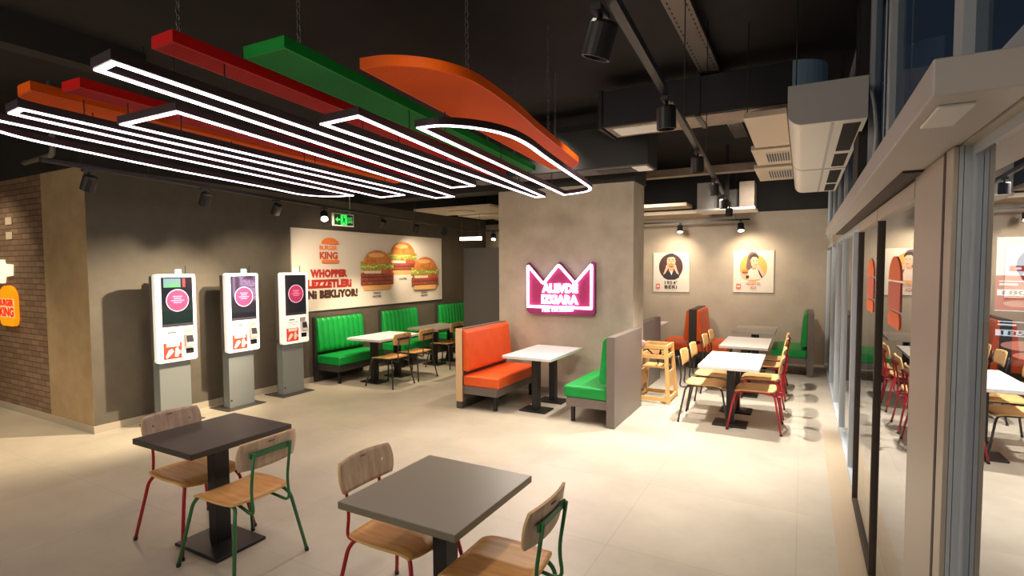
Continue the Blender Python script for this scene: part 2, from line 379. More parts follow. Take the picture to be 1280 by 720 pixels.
# jamb between the entrance doors and the side pane
b = B(); b.box((XG - .05, 2.222, 0), (XG + .02, 2.73, 2.36), bev=.002); struct(b.done('trim_3', 'alu'))
b = B(); b.box((XG - .0515, 2.192, 0), (XG + .02, 2.222, 2.36)); struct(b.done('trim_4', 'gasket'))
b = B(); b.box((XG - .05, 2.10, 0), (XG - .036, 2.192, 2.36), bev=.002); struct(b.done('trim_5', 'alu'))
b = B(); b.box((XG - .035, 2.10, 0), (XG - .0245, 2.192, 2.36)); b.box((XG - .0225, 2.10, 0), (XG + .002, 2.192, 2.36)); struct(b.done('trim_6', 'bluealu'))
def door(n, y0, y1, py):
    t = thing('door_%d' % n, None, None); t['kind'] = 'structure'
    b = B(); frame_rect(b, y0, y1, .012, 2.33, .02, XG - .045, XG - .005); b.done('frame', 'gasket', t)
    b = B(); b.box((XG - .05, y0 + .01, 2.27), (XG - .002, y1 - .01, 2.345)); b.done('head_rail', 'alu', t)
    b = B(); b.flat([(y0 + .03, .04), (y1 - .03, .04), (y1 - .03, 2.28), (y0 + .03, 2.28)], (XG - .025, 0, 0), (0, 1, 0), (0, 0, 1)); b.done('pane', 'doorglass', t)
    # sticker, seen from inside
    o = V(XG - .03, py, 1.86); u = V(0, -1, 0); w = V(0, 0, 1)
    b = B(); b.flat([(-.205, .06)] + [(-.205 * math.cos(a), .06 + .125 * math.sin(a)) for a in [PI * i / 16 for i in range(1, 16)]] + [(.205, .06)], o, u, w, 'decalorange')
    b.flat(rrect(-.205, -.185, .205, -.105, .04), o, u, w, 'decalorange'); b.flat([(-.205, -.095), (.205, -.095), (.205, .05), (-.205, .05)], o, u, w, 'decalred')
    d = b.done('sticker', None, t); d['label'] = 'orange and red burger-shaped sticker on the door glass'
    lettering('BURGER', o + w * .015, u, w, .36, .05, 'decalorange', d, .03, depth=-.001)
    lettering('KING', o - w * .055, u, w, .34, .06, 'decalorange', d, .03, depth=-.001)
    return t
door(1, 2.74, 4.0, 3.39)
door(2, 4.0, 5.28, 4.5)
b = B(); b.box((.25, -3.9, 0), (XG + .05, 7.4, .003)); struct(b.done('trim_7', 'thresholdshade'))  # threshold strip, widened and tinted to paint in reflection and shadow by the glass
# sliding door operator casing
t = thing('door_operator', 'long beige sliding door operator casing above the glass entrance doors', 'door operator', (.335, 1.47, 2.365))
b = B(); b.box((-.095, 0, 0), (.083, 6.0, .08), bev=.004); b.done('casing', 'casing', t)
b = B(); b.box((-.07, .09, -.008), (.0, .3, .0), bev=.003); b.done('sensor', 'white', t)
b = B(); b.box((.0, 1.1, -.01), (.08, 5.9, 0.0)); b.done('rail', 'gasket', t)
# menu board outside
t = thing('menu_board', 'lit menu board with burger prices standing outside beyond the glass', 'menu board', (2.88, 10.0, -.02), math.radians(-18))
b = B(); b.box((-.47, 0, .55), (.47, .08, 2.44), bev=.01); b.done('frame', 'menugreen', t)
b = B(); b.box((-.4, 0, 0), (-.34, .06, .56)); b.done('post', 'iron', t); b = B(); b.box((.34, 0, 0), (.4, .06, .56)); b.done('post', 'iron', t)
b = B(); o = V(0, -.002, 0); u = V(1, 0, 0); w = V(0, 0, 1)
def mrect(x0, z0, x1, z1, m, k): b.flat([(x0, z0), (x1, z0), (x1, z1), (x0, z1)], o + V(0, -.002 * k, 0), u, w, m)
mrect(-.44, .58, .44, 2.41, 'menuwhite', 0); mrect(-.44, 1.36, .44, 1.86, 'menured', 1); mrect(-.44, .58, .44, 1.35, 'menudark', 1)
mrect(-.3, 1.92, .44, 2.0, 'menured', 1)
for x in (-.2, 0, .2): b.flat(circ(x, 1.96, .03, .02), o + V(0, -.004, 0), u, w, 'menuwhite')
for z in (1.57, .99):
    mrect(-.42, z, -.04, z + .09, 'menuwhite', 2); mrect(.0, z, .4, z + .09, 'menuwhite', 2)
    mrect(-.4, z + .2, .05, z + .215, 'menuwhite', 2); mrect(-.4, z + .15, -.2, z + .175, 'menuwhite', 2)
for x, z, rx, ry in ((-.15, 1.46, .2, .05), (.2, 1.44, .16, .05), (-.1, .86, .26, .07), (.05, .72, .28, .06)):
    b.flat(circ(x, z, rx, ry), o + V(0, -.006, 0), u, w, 'menufood')
b.flat(circ(.3, 2.2, .1, .11), o + V(0, -.004, 0), u, w, 'menured')
p = b.done('menu_print', None, t)
for s_, x, z in (('180', -.23, 1.615), ('360', .2, 1.615), ('185', -.23, 1.035), ('370', .2, 1.035)):
    lettering(s_, (x, -.006, z), u, w, .26, .065, 'menudark', p, .02)

# ------------------------------------------------------------------ chairs
def bend(pts, r=.05, n=4):
    pts = [Vector(p) for p in pts]; out = [pts[0]]
    for i in range(1, len(pts) - 1):
        a, b_, c = pts[i - 1], pts[i], pts[i + 1]
        d1 = (a - b_); d2 = (c - b_); q = min(r, d1.length * .45, d2.length * .45)
        p0 = b_ + d1.normalized() * q; p1 = b_ + d2.normalized() * q
        for j in range(n + 1):
            s_ = j / n; out.append(p0.lerp(b_, s_).lerp(b_.lerp(p1, s_), s_))
    out.append(pts[-1]); return out

def sheet(fn, nu, nv, th):
    """thin curved board: fn(u,v) -> point, u,v in -1..1, superellipse rounded corners"""
    b = B(); top, bot = [], []
    def sq(u, v):   # square -> rounded square
        r = .8; k = 1 - .09 * (u * u) * (v * v); return u * k, v * k
    def nrm(u, v):
        e = 1e-3; p = fn(u, v); a = fn(u + e, v) - p; c = fn(u, v + e) - p; return a.cross(c).normalized()
    for i in range(nu + 1):
        for j in range(nv + 1):
            u, v = sq(-1 + 2 * i / nu, -1 + 2 * j / nv); p = fn(u, v); n = nrm(u, v) * th / 2
            top.append(b.bm.verts.new(p + n)); bot.append(b.bm.verts.new(p - n))
    I = lambda i, j: i * (nv + 1) + j
    for i in range(nu):
        for j in range(nv):
            f = b.bm.faces.new((top[I(i, j)], top[I(i + 1, j)], top[I(i + 1, j + 1)], top[I(i, j + 1)])); f.smooth = True; f.material_index = 0
            f = b.bm.faces.new((bot[I(i, j)], bot[I(i, j + 1)], bot[I(i + 1, j + 1)], bot[I(i + 1, j)])); f.smooth = True; f.material_index = 0
    ring = [(i, 0) for i in range(nu)] + [(nu, j) for j in range(nv)] + [(i, nv) for i in range(nu, 0, -1)] + [(0, j) for j in range(nv, 0, -1)]
    for a, c in zip(ring, ring[1:] + ring[:1]):
        f = b.bm.faces.new((top[I(*a)], top[I(*c)], bot[I(*c)], bot[I(*a)])); f.material_index = 1
    return b

def make_chair(label, paint, group, seatm='seatwood', backm='backwood'):
    """faces +X"""
    t = thing('dining_chair', label, 'chair', group=group)
    def seat(u, v):
        x = u * .225; z = .468 - .012 * (1 - v * v)
        if u > .55: z -= .03 * ((u - .55) / .45) ** 2
        if u < -.6: z += .012 * ((-.6 - u) / .4) ** 2
        return V(x, v * (.222 - .012 * (u < -1)), z)
    b = sheet(seat, 14, 10, .014); b.mats = [seatm, 'plyedge']; b.done('seat', None, t)
    def back(u, v):
        z = .765 + v * .092; return V(-.232 - (z - .62) * .17 - .03 * (1 - u * u), u * .212, z)
    b = sheet(back, 12, 8, .013); b.mats = [backm, 'plyedge']; br = b.done('backrest', None, t)
    for s in (-1, 1):
        b = B(); b.cyl((-.292, s * .13, .77), (-.2685, s * .13, .771), .008, 10); x = b.done('bolt', 'chrome', br); x['label'] = 'small chrome bolt'
    b = B(); b.box((-.3075, -.02, .825), (-.29, .02, .832)); b.done('hand_slot', 'phair2', br)
    for s in (-1, 1):
        for f in (1, -1):
            top = (f * .02, s * .165, .446) if f > 0 else (-.01, s * .165, .446)
            pts = bend([top, (f * .185, s * .175, .446), (f * .215, s * .2, .40), (f * .285, s * .265, .008)], .05)
            b = B(); b.tube(pts, .0115, 10)
            l = b.done('leg', paint, t)
            b = B(); b.cyl((f * .2855, s * .2655, 0), (f * .283, s * .263, .022), .014, 10); b.done('foot_cap', 'blackplastic', l)
    for s in (-1, 1):
        pts = bend([(.03, s * .1, .442), (-.17, s * .115, .418), (-.30, s * .13, .395), (-.275, s * .13, .54), (-.314, s * .13, .785)], .07)
        b = B(); b.tube(pts, .0095, 10); b.done('back_upright', paint, t)
    b = B(); b.box((-.305, -.15, .752), (-.291, .15, .788), bev=.004); b.done('back_bar', paint, t)
    b = B(); b.tube([(.02, -.165, .446), (.02, .165, .446)], .009, 8); b.tube([(-.14, -.165, .446), (-.14, .165, .446)], .009, 8); b.done('seat_support', paint, t)
    t.scale = (1.04, 1.04, 1.055)
    return t
cg = 'plywood dining chairs'
red = make_chair('red-framed plywood chair at the shade-darkened square table near the kiosks', 'redpaint', cg)
red.location = (-3.985, 2.31, 0)
grn = make_chair('green-framed plywood chair with its back to the room at the shade-darkened square table', 'greenpaint', cg)
grn.location = (-3.34, 2.255, 0); grn.rotation_euler.z = PI
dup(red, (-1.99, 2.33, 0), 0, 'red-framed plywood chair tucked under the olive-grey square table')
dup(grn, (-1.34, 2.28, 0), PI, 'green-framed plywood chair in half shadow at the olive-grey square table')
redp = make_chair('red-framed pale beech chair at the window side of the bright white table, nearer the doors', 'redpaint', cg, 'palewood', 'palewood')
redp.location = (-.48, 7.17, 0); redp.rotation_euler.z = PI
dup(redp, (-.48, 7.92, 0), PI, 'red-framed pale beech chair at the window side of the bright white table, farther from doors')
dup(redp, (-.48, 8.98, 0), PI, 'red-framed pale beech chair at the window side of the half-shaded white table, nearer the doors')
dup(redp, (-.48, 9.62, 0), PI, 'red-framed pale beech chair at the window side of the half-shaded white table, farther from doors')
blk = make_chair('black-framed pale beech chair beside the wooden highchair at the bright white table', 'greypaint', cg, 'palewood', 'palewood')
blk.location = (-1.07, 7.22, 0)
dup(blk, (-1.07, 7.87, 0), 0, 'black-framed pale beech chair behind the one beside the highchair')
dup(blk, (-1.07, 8.93, 0), 0, 'black-framed pale beech chair on the column side of the half-shaded white table, nearer doors')
dup(blk, (-1.07, 9.58, 0), 0, 'black-framed pale beech chair on the column side of the half-shaded white table, farther from doors')
dk = make_chair('grey-framed oak chair at the white wall-bench table, first from the kiosks', 'greypaint', cg, 'seatwood', 'palewood')
dk.location = (-6.13, 6.9, 0); dk.rotation_euler.z = PI
dup(dk, (-6.13, 7.56, 0), PI, 'grey-framed oak chair at the white wall-bench table, second from the kiosks')
dup(dk, (-6.28, 8.72, 0), PI, 'grey-framed oak chair at the mid-grey table beside the partition screen')
dup(dk, (-6.28, 9.38, 0), PI, 'grey-framed oak chair mostly hidden behind the partition screen at the mid-grey table')

# ------------------------------------------------------------------ tables
def table(label, x0, x1, y0, y1, top, posts, plate=(.2, .15), group=None, th=.04, TZ=.785):
    t = thing('pedestal_table', label, 'table', ((x0 + x1) / 2, (y0 + y1) / 2, 0), 0, group)
    hx, hy = (x1 - x0) / 2, (y1 - y0) / 2
    b = B(); b.box((-hx, -hy, TZ - th), (hx, hy, TZ), bev=.004); b.done('tabletop', top, t)
    for x, y in posts:
        px, py = x - (x0 + x1) / 2, y - (y0 + y1) / 2
        b = B(); b.box((px - .045, py - .055, .018), (px + .045, py + .055, TZ - th), bev=.003); p = b.done('post', 'iron', t)
        b = B(); b.box((px - plate[0], py - plate[1], 0), (px + plate[0], py + plate[1], .022), bev=.008); b.done('base_plate', 'iron', p)
        b = B(); b.box((px - .15, py - .15, TZ - th - .008), (px + .15, py + .15, TZ - th)); b.done('top_bracket', 'iron', p)
    return t
table('shade-darkened square pedestal table near the kiosks with a red and a green chair', -4.18, -3.47, 1.99, 2.77, 'tableshaded', [(-3.69, 2.31)], (.25, .19))
table('olive-grey square pedestal table in the middle of the open floor', -2.10, -1.36, 1.945, 2.725, 'tablegrey', [(-1.695, 2.33)], (.25, .19))
table('white two-post table between the orange and green booth benches at the column', -3.6, -2.87, 6.31, 7.45, 'tablewhite', [(-3.22, 6.6), (-3.22, 7.17)])
table('bright white two-post table with red and black chairs, next to the highchair', -1.108, -.418, 6.78, 8.0, 'tablewhite', [(-.765, 7.15), (-.765, 7.84)], (.2, .16))
table('half-shaded white table behind the bright white one', -1.10, -.42, 8.6, 9.8, 'tablepale', [(-.765, 8.88), (-.765, 9.56)])  # pale grey top paints in the shade on white laminate
table('pale grey booth table between orange and green benches at the back wall', -1.13, -.41, 10.6, 11.7, 'tablepale', [(-.77, 10.85), (-.77, 11.45)])
table('white table against the back wall behind the two-sided orange bench', -3.21, -2.53, 10.8, 11.8, 'tablewhite', [(-2.87, 11.05), (-2.87, 11.55)])
table('white two-post table in front of the first green wall bench', -6.9, -6.15, 6.68, 7.76, 'tablewhite', [(-6.53, 6.95), (-6.53, 7.55)])
table('mid-grey table in front of the second green wall bench', -6.92, -6.17, 8.31, 9.4, 'tablemid', [(-6.62, 8.8), (-6.62, 9.35)])

# ------------------------------------------------------------------ benches
def bench(label, loc, rz, L, vinyl, panel='benchgrey', rim='benchgrey', ph=1.13, depth=.62, tuft=0, legs=True, group=None, plinth=True, pt=.1):
    """sits facing local +X, length along local +Y"""
    t = thing('booth_bench', label, 'bench', loc, rz, group)
    z0 = .1 if plinth else 0
    b = B(); b.box((0, .004, z0), (pt, L - .004, ph), bev=.003); b.done('back_panel', panel, t)
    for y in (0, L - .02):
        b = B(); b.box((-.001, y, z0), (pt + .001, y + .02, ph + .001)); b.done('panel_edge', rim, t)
    if plinth:
        b = B(); b.box((.004, .004, 0), (pt - .004, L - .004, .1)); b.done('plinth', 'plinth' if rim == 'rimlit' else rim, t)
    prof = [(pt, .535), (pt + .075, .53), (pt + .105, .56), (pt + .105, .62), (pt + .06, ph - .06), (pt + .04, ph - .02), (pt + .02, ph - .012), (pt, ph - .012)]
    if tuft:
        b = B(); n = tuft * 8; rows = []
        for i in range(n + 1):
            y = .03 + (L - .06) * i / n; q = abs(math.sin(PI * i / 8)) ** .5 * .022 - .022
            rows.append([b.bm.verts.new((x + (q if x > pt + .01 else 0), y, z)) for x, z in prof])
        for i in range(n):
            for j in range(len(prof)):
                k_ = (j + 1) % len(prof); f = b.bm.faces.new((rows[i][j], rows[i + 1][j], rows[i + 1][k_], rows[i][k_])); f.smooth = j in (2, 3)
        b.bm.faces.new(rows[0]); b.bm.faces.new(list(reversed(rows[-1])))
        b.done('back_cushion', vinyl, t)
    else:
        b = B(); b.prism(prof, (0, .025, 0), (1, 0, 0), (0, 0, 1), (0, L - .05, 0)); b.done('back_cushion', vinyl, t, bevel=.012)
    b = B(); b.box((pt + .002, .025, .325), (pt + depth - .04, L - .025, .475), bev=.025, seg=3); b.done('seat_cushion', vinyl, t)
    b = B(); b.box((pt + .002, .03, .21), (pt + depth - .07, L - .03, .324), bev=.004); b.done('seat_base', panel if panel != 'partition' else 'benchdark', t)
    for y in (.09, L - .13):
        b = B(); b.box((pt + depth - .16, y, 0), (pt + depth - .115, y + .045, .212), bev=.003); b.done('leg', 'blackplastic', t)
    b = B(); b.cyl((pt + depth - .07, .05, .318), (pt + depth - .055, .05, .318), .008, 8); b.done('cap', 'chrome', t)
    return t
bench('orange booth bench with pale, strongly lit end edge by the column', (-4.28, 6.18, 0), 0, 1.3, 'orangevinyl', 'benchgrey', 'rimlit', tuft=0)
bench('green booth bench with grey back panel, facing the orange bench at the column', (-1.99, 7.5, 0), PI, 1.25, 'greenvinyl', plinth=False, tuft=0)
wb = bench('green channel-tufted wall bench beside the kiosks', (-7.49, 6.45, 0), 0, 1.15, 'greenvinyl', 'benchdark', 'benchdark', tuft=9, group='green wall benches', pt=.06, depth=.6)
dup(wb, (-7.49, 8.1, 0), None, 'green channel-tufted wall bench behind the mid-grey table')
dup(wb, (-7.49, 10.0, 0), None, 'green channel-tufted wall bench cut off by the partition screen')
bench('orange bench facing the pale grey table at the back wall', (-1.86, 10.75, 0), 0, 1.15, 'orangevinyl', 'benchdark', 'benchdark', plinth=False, pt=.065, ph=1.15)
bench('orange bench turned away, sharing its back with the other one at the back wall', (-1.862, 11.9, 0), PI, 1.15, 'orangevinyl', 'benchdark', 'benchdark', plinth=False, pt=.065, ph=1.15)
bench('green bench against the window front at the back wall', (.2, 11.95, 0), PI, 1.15, 'greenvinyl', 'benchgrey', 'benchgrey', plinth=False, ph=1.14)
bench('bench seen from behind as a purple-grey panel past the highchair', (-2.2, 9.55, 0), PI, 1.2, 'orangevinyl', 'benchgrey', 'benchgrey', plinth=False, ph=1.1)

# ------------------------------------------------------------------ highchair
t = thing('highchair', 'wooden restaurant highchair beside the column with dark straps', 'highchair', (-1.9, 8.03, 0))
def beam(b, p, q, w, d, ax):
    p, q = Vector(p), Vector(q); ax = Vector(ax); n = (q - p).normalized().cross(ax).normalized()
    a = [p + ax * sx * w / 2 + n * sy * d / 2 for sx, sy in ((-1, -1), (1, -1), (1, 1), (-1, 1))]
    c = [x + (q - p) for x in a]
    va = [b.bm.verts.new(x) for x in a]; vc = [b.bm.verts.new(x) for x in c]
    b.bm.faces.new(va); b.bm.faces.new(vc)
    for i in range(4): b.bm.faces.new((va[i], va[(i + 1) % 4], vc[(i + 1) % 4], vc[i]))
for sx in (-1, 1):
    for sy in (-1, 1):
        b = B(); beam(b, (sx * .235, sy * .27, 0), (sx * .175, sy * .2, .84), .055, .032, (1, 0, 0)); b.done('leg', 'palewood', t, bevel=.004)
for z, e in ((.81, .178), (.67, .19), (.06, .232)):
    for sy in (-1, 1):
        yy = {.81: .202, .67: .214, .06: .265}[z] * sy
        b = B(); b.box((-e, yy - .012, z - .03), (e, yy + .012, z + .03), bev=.004); b.done('rail', 'palewood', t)
    for sx in (-1, 1):
        yy = {.81: .202, .67: .214, .06: .265}[z]
        b = B(); b.box((sx * e - .012, -yy, z - .03), (sx * e + .012, yy, z + .03), bev=.004); b.done('rail', 'palewood', t)
b = B(); b.box((-.17, -.19, .50), (.17, .17, .52), bev=.004); b.done('seat', 'palewood', t)
for sx in (-1, 1):
    b = B(); b.prism([(-.2, .2), (.2, .2), (.18, .3), (.13, .34), (.19, .45), (-.19, .45), (-.13, .34), (-.18, .3)], (sx * .205 - .008, 0, 0), (0, 1, 0), (0, 0, 1), (.016, 0, 0)); b.done('side_board', 'palewood', t)
b = B(); b.tube(bend([(-.12, -.19, .80), (-.02, -.12, .68), (.06, -.1, .66), (.1, -.17, .79)], .05), .012, 6); b.tube([(.02, -.1, .67), (.02, .0, .53)], .011, 6); b.tube([(.1, -.16, .74), (.05, -.05, .6)], .011, 6); b.done('strap', 'strap', t)
b = B(); b.box((-.2, -.235, .8), (-.12, -.17, .9), bev=.02, rot=Matrix.Rotation(.5, 3, 'Y')); b.done('cloth', 'pinkcloth', t)

# ------------------------------------------------------------------ ordering kiosks
def make_kiosk(label, y, sc):
    """faces +X"""
    t = thing('ordering_kiosk', label, 'kiosk', (-7.15, y, 0), 0, 'self-service kiosks')
    b = B(); b.box((-.24, -.3, 0), (.2, .3, .012), bev=.004); b.done('floor_plate', 'steel', t)
    b = B(); b.box((-.06, -.195, .012), (.08, .195, .85), bev=.006); b.done('pedestal', 'kioskgrey', t)
    b = B(); b.box((-.062, -.2, .012), (-.06, .2, .85)); b.done('rear_cover', 'kioskside', t)
    b = B(); b.box((-.02, -.235, .86), (.1, .235, 1.90), bev=.012); b.done('housing', 'kioskside', t)
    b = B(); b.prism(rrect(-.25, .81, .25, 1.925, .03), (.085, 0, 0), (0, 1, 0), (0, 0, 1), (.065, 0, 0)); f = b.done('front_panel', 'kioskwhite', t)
    X = .151; U = V(0, 1, 0); W = V(0, 0, 1)
    def P(u, v): return (-.25 + .5 * u, 1.925 - 1.115 * v)
    b = B()
    def rect(u0, v0, u1, v1, m, k=0):
        a = P(u0, v1); c = P(u1, v0); b.flat([(a[0], a[1]), (c[0], a[1]), (c[0], c[1]), (a[0], c[1])], (X + .0012 * k, 0, 0), U, W, m)
    rect(.14, .035, .92, .60, 'bezel', 0); rect(.155, .042, .905, .565, 'screen', 1)
    if sc == 0:
        rect(.2, .05, .62, .15, 'screenpic', 2); b.flat([P(.2, .15), P(.62, .15), P(.58, .115), P(.45, .1), P(.3, .125)], (X + .0036, 0, 0), U, W, 'screengreen'); rect(.66, .05, .74, .15, 'screenred', 2)
    cu, cv = P(.53, .3)
    b.flat(circ(cu, cv, .142, .142), (X + .0046, 0, 0), U, W, 'screenrim'); b.flat(circ(cu, cv, .133, .133), (X + .0056, 0, 0), U, W, 'magenta')
    for i, hw in enumerate((.06, .045, .08, .05)):
        b.flat([(cu - hw, cv + .045 - i * .026), (cu + hw, cv + .045 - i * .026), (cu + hw, cv + .056 - i * .026), (cu - hw, cv + .056 - i * .026)], (X + .0066, 0, 0), U, W, 'screentext')
    b.done('display', None, f)
    b = B()
    rect(.26, .655, .47, .672, 'lettergrey'); rect(.14, .70, .6, .706, 'lettergrey'); rect(.2, .73, .55, .735, 'bezel')
    b.done('printed_notice', None, f)
    b = B(); rect(.15, .78, .6, .965, 'leafletred'); rect(.22, .785, .55, .825, 'pwhite', 1)
    for pts in ([(.2, .93), (.28, .86), (.36, .85), (.4, .88), (.32, .92), (.22, .955)], [(.42, .94), (.44, .85), (.5, .83), (.53, .87), (.58, .88), (.58, .91), (.53, .91), (.5, .945)]):
        b.flat([P(*p) for p in pts], (X + .0012, 0, 0), U, W, 'pwhite')
    l = b.done('leaflet', None, f); l['label'] = 'red leaflet with white hands'
    b = B(); a = P(.66, .72); c = P(.9, .64); b.flat([(a[0], c[1] - .0), (c[0], c[1]), (c[0] - .03, a[1]), (a[0], a[1])], (X, 0, 0), U, W, 'tablepale')
    y0, z0 = P(.67, .84); y1, z1 = P(.88, .7)
    b.prism([(y0, z0), (y1 + .01, z0), (y1 - .02, z1), (y0 - .005, z1)], (X, 0, 0), U, W, (.05, 0, 0), 'acgrey')
    b.prism([(y0 + .005, z0 + .06), (y1 - .015, z0 + .06), (y1 - .028, z1 - .01), (y0, z1 - .01)], (X + .05, 0, 0), U, W, (.006, 0, 0), 'bezel')
    b.prism([(y0 + .02, z0 + .02), (y1 - .01, z0 + .02), (y1 - .018, z0 + .05), (y0 + .015, z0 + .05)], (X + .05, 0, 0), U, W, (.008, 0, 0), 'mayo')
    b.done('card_terminal', None, f)
    b = B(); rect(.7, .865, .91, .925, 'dark'); b.done('receipt_slot', None, f)
    b = B(); b.box((.03, .06, 1.905), (.08, .12, 1.985), bev=.008); x = b.done('signal_lamp', 'greenlamp', t); x['label'] = 'glowing green signal lamp'
    b = B(); b.cyl((.04, .19, 1.89), (.04, .19, 2.03), .005, 8); b.done('antenna', 'blackplastic', t)
    b = B(); b.cyl((.081, -.17, .12), (.084, -.17, .12), .014, 12); b.done('lock', 'blackplastic', t)
    return t
make_kiosk('white ordering kiosk by the wall corner, first from the brick hall', 3.9, 0)
make_kiosk('white ordering kiosk standing between the two other kiosks', 4.82, 1)
make_kiosk('white ordering kiosk overlapping the burger banner beside the green wall bench', 5.71, 2)

# ------------------------------------------------------------------ banner on the dark wall
BX = XW + .03; UY = V(0, 1, 0); WZ = V(0, 0, 1)
t = thing('wall_banner', 'wide white banner with three burgers and red slogan on the dark wall', 'banner', (BX, 8.15, 1.95))
b = B(); b.box((-.028, -2.1, -.71), (.0, 2.1, .72), bev=.003); b.done('board', 'board', t)
LAY = [0]
def layer(): LAY[0] += 1; return V(.0012 + .0006 * LAY[0], 0, 0)
def wav(x0, x1, y, a, n, seed):
    rnd = random.Random(seed); return [(x0 + (x1 - x0) * i / n, y + a * (rnd.random() - .5) * 2 + (a if i % 2 else -a) * .6) for i in range(n + 1)]
def burger(b, cx, cy, w, npat):
    h = w / 2
    def F(p, m): b.flat([(cx + x, cy + y) for x, y in p], layer(), UY, WZ, m)
    ph = w * .085
    F(rrect(-h * .88, 0, h * .88, w * .15, w * .05), 'bunlow')
    y = w * .12
    for i in range(npat):
        F(rrect(-h * 1.04, y - .012, h * 1.04, y + ph, ph * .45), 'pattydark'); F(rrect(-h * 1.04, y + .006, h * 1.04, y + ph + .01, ph * .45), 'patty'); y += ph
    F(rrect(-h * .85, y - .01, h * .45, y + w * .07, w * .03), 'mayo'); F(rrect(h * .2, y - .012, h * .98, y + w * .05, w * .025), 'tomato')
    F(rrect(-h * .95, y + w * .05, h * .95, y + w * .13, w * .03), 'tomato')
    lo = wav(-h * 1.05, h * 1.05, y + w * .08, w * .03, 20, int(cx * 90)); hi = wav(-h * 1.05, h * 1.05, y + w * .23, w * .025, 20, int(cx * 70) + 3)
    F(lo + hi[::-1], 'lettuce')
    rnd = random.Random(int(cx * 50))
    for i in range(12):
        x = -h * .95 + h * 1.9 * i / 11; F(circ(x, y + w * (.12 + .08 * rnd.random()), w * .045, w * .022, 8), 'lettucehi')
    yb = y + w * .19
    F([(-h * .88, yb)] + [(h * .9 * -math.cos(a), yb + w * .31 * math.sin(a)) for a in [PI * i / 20 for i in range(21)]] + [(h * .88, yb)], 'bun')
    F([(h * .5 * math.cos(a) - h * .1, yb + w * .2 + w * .05 * math.sin(a)) for a in [2 * PI * i / 20 for i in range(20)]], 'bunhi')
    return yb + w * .4
for a in ((.70, -.11, .88, 2), (-.08, -.40, .90, 3), (1.43, -.45, .92, 2)):
    b = B(); burger(b, *a); b.done('burger_print', None, t)
b = B()
EM = -1.31
tp = [(EM - .205, .47)] + [(EM - .205 * math.cos(a), .47 + .11 * math.sin(a)) for a in [PI * i / 20 for i in range(1, 20)]] + [(EM + .205, .47)]
b.flat(tp, layer(), UY, WZ, 'borange')
b.flat(rrect(EM - .205, .13, EM + .205, .19, .03), layer(), UY, WZ, 'borange')
pr = b.done('emblem', None, t)
lettering('BURGER', (0.001, EM, .40), UY, WZ, .42, .085, 'borange', pr, .06)
lettering('KING', (0.001, EM, .265), UY, WZ, .42, .135, 'bking', pr, .06)
lettering('WHOPPER', (0.001, -1.305, -.055), UY, WZ, .86, .15, 'bred', t, .09, sp=1.12)
lettering('LEZZETLERi', (0.001, -1.29, -.24), UY, WZ, 1.03, .155, 'bred', t, .09, sp=1.12)
lettering('YENi BEKLiYOR!', (0.001, -1.33, -.425), UY, WZ, 1.42, .155, 'bbrown', t, .09, sp=1.12)
for s_, y, z in (('WHOPPER', .70, -.2), ('TRIPLE', -.1, -.465), ('WHOPPER', -.1, -.535), ('DOUBLE', 1.42, -.52), ('WHOPPER', 1.42, -.585)):
    lettering(s_, (0.001, y, z), UY, WZ, .036 * len(s_), .05, 'bbrown', t, .03)

# ------------------------------------------------------------------ posters on the back wall
UX = V(1, 0, 0)
PL = [0]
def poster(label, x0, x1, z0, z1, fill):
    cx, cz = (x0 + x1) / 2, (z0 + z1) / 2
    t = thing('wall_poster', label, 'poster', (cx, YB - .03, cz), 0, 'square posters on the back wall')
    hx, hz = (x1 - x0) / 2, (z1 - z0) / 2
    b = B(); b.box((-hx, 0, -hz), (hx, .028, hz), bev=.003); b.done('board', 'poster', t)
    b = B(); n = [0]
    def F(p, m):
        n[0] += 1; b.flat([(x * hx, z * hz) for x, z in p], (0, -.001 - .0006 * n[0], 0), UX, WZ, m)
    fill(F); p = b.done('portrait_print', None, t)
    b = B(); F(rrect(-.84, -.84, -.6, -.58, .05), 'ppale'); F(rrect(-.8, -.74, -.64, -.68, .01), 'pwhite'); b.done('emblem', None, t); return t, p, hx, hz
def man(F):
    F(circ(-.02, .28, .66, .66, 40), 'pmaroon')
    F([(-.5, -.1), (-.38, -.02), (-.2, .08), (.2, .08), (.38, -.02), (.5, -.1), (.42, -.28), (.2, -.38), (-.2, -.38), (-.42, -.28)], 'pblue')
    F([(-.1, .1), (.1, .1), (.03, -.15)], 'pwhite')
    F([(-.13, .05), (.13, .05), (.13, .4), (-.13, .4)], 'pskin2')
    F([(-.24, .55), (-.2, .3), (-.1, .18), (.1, .18), (.2, .3), (.24, .55), (.2, .8), (-.2, .8)], 'pskin')
    F([(-.27, .6), (-.3, .8), (-.16, .94), (.1, .96), (.27, .84), (.28, .6), (.22, .72), (.1, .78), (-.14, .76), (-.22, .7)], 'phair')
    for s in (-1, 1): F(circ(s * .1, .57, .035, .02, 12), 'phair'); F([(s * .04, .62), (s * .17, .63), (s * .17, .655), (s * .04, .65)], 'phair')
    F([(-.03, .55), (.03, .55), (.05, .44), (-.05, .44)], 'pskin2')
    F([(-.2, .3), (.2, .3), (.22, .38), (.12, .44), (-.12, .44), (-.22, .38)], 'bun'); F(rrect(-.21, .24, .21, .31, .03), 'patty')
    for s in (-1, 1):
        F([(s * .44, -.12), (s * .32, -.06), (s * .14, .22), (s * .12, .36), (s * .2, .4), (s * .28, .34), (s * .3, .22)], 'pskin')
        for q in range(3): F(rrect(min(s * .1, s * .2), .26 + q * .05, max(s * .1, s * .2), .295 + q * .05, .015), 'pskin2')
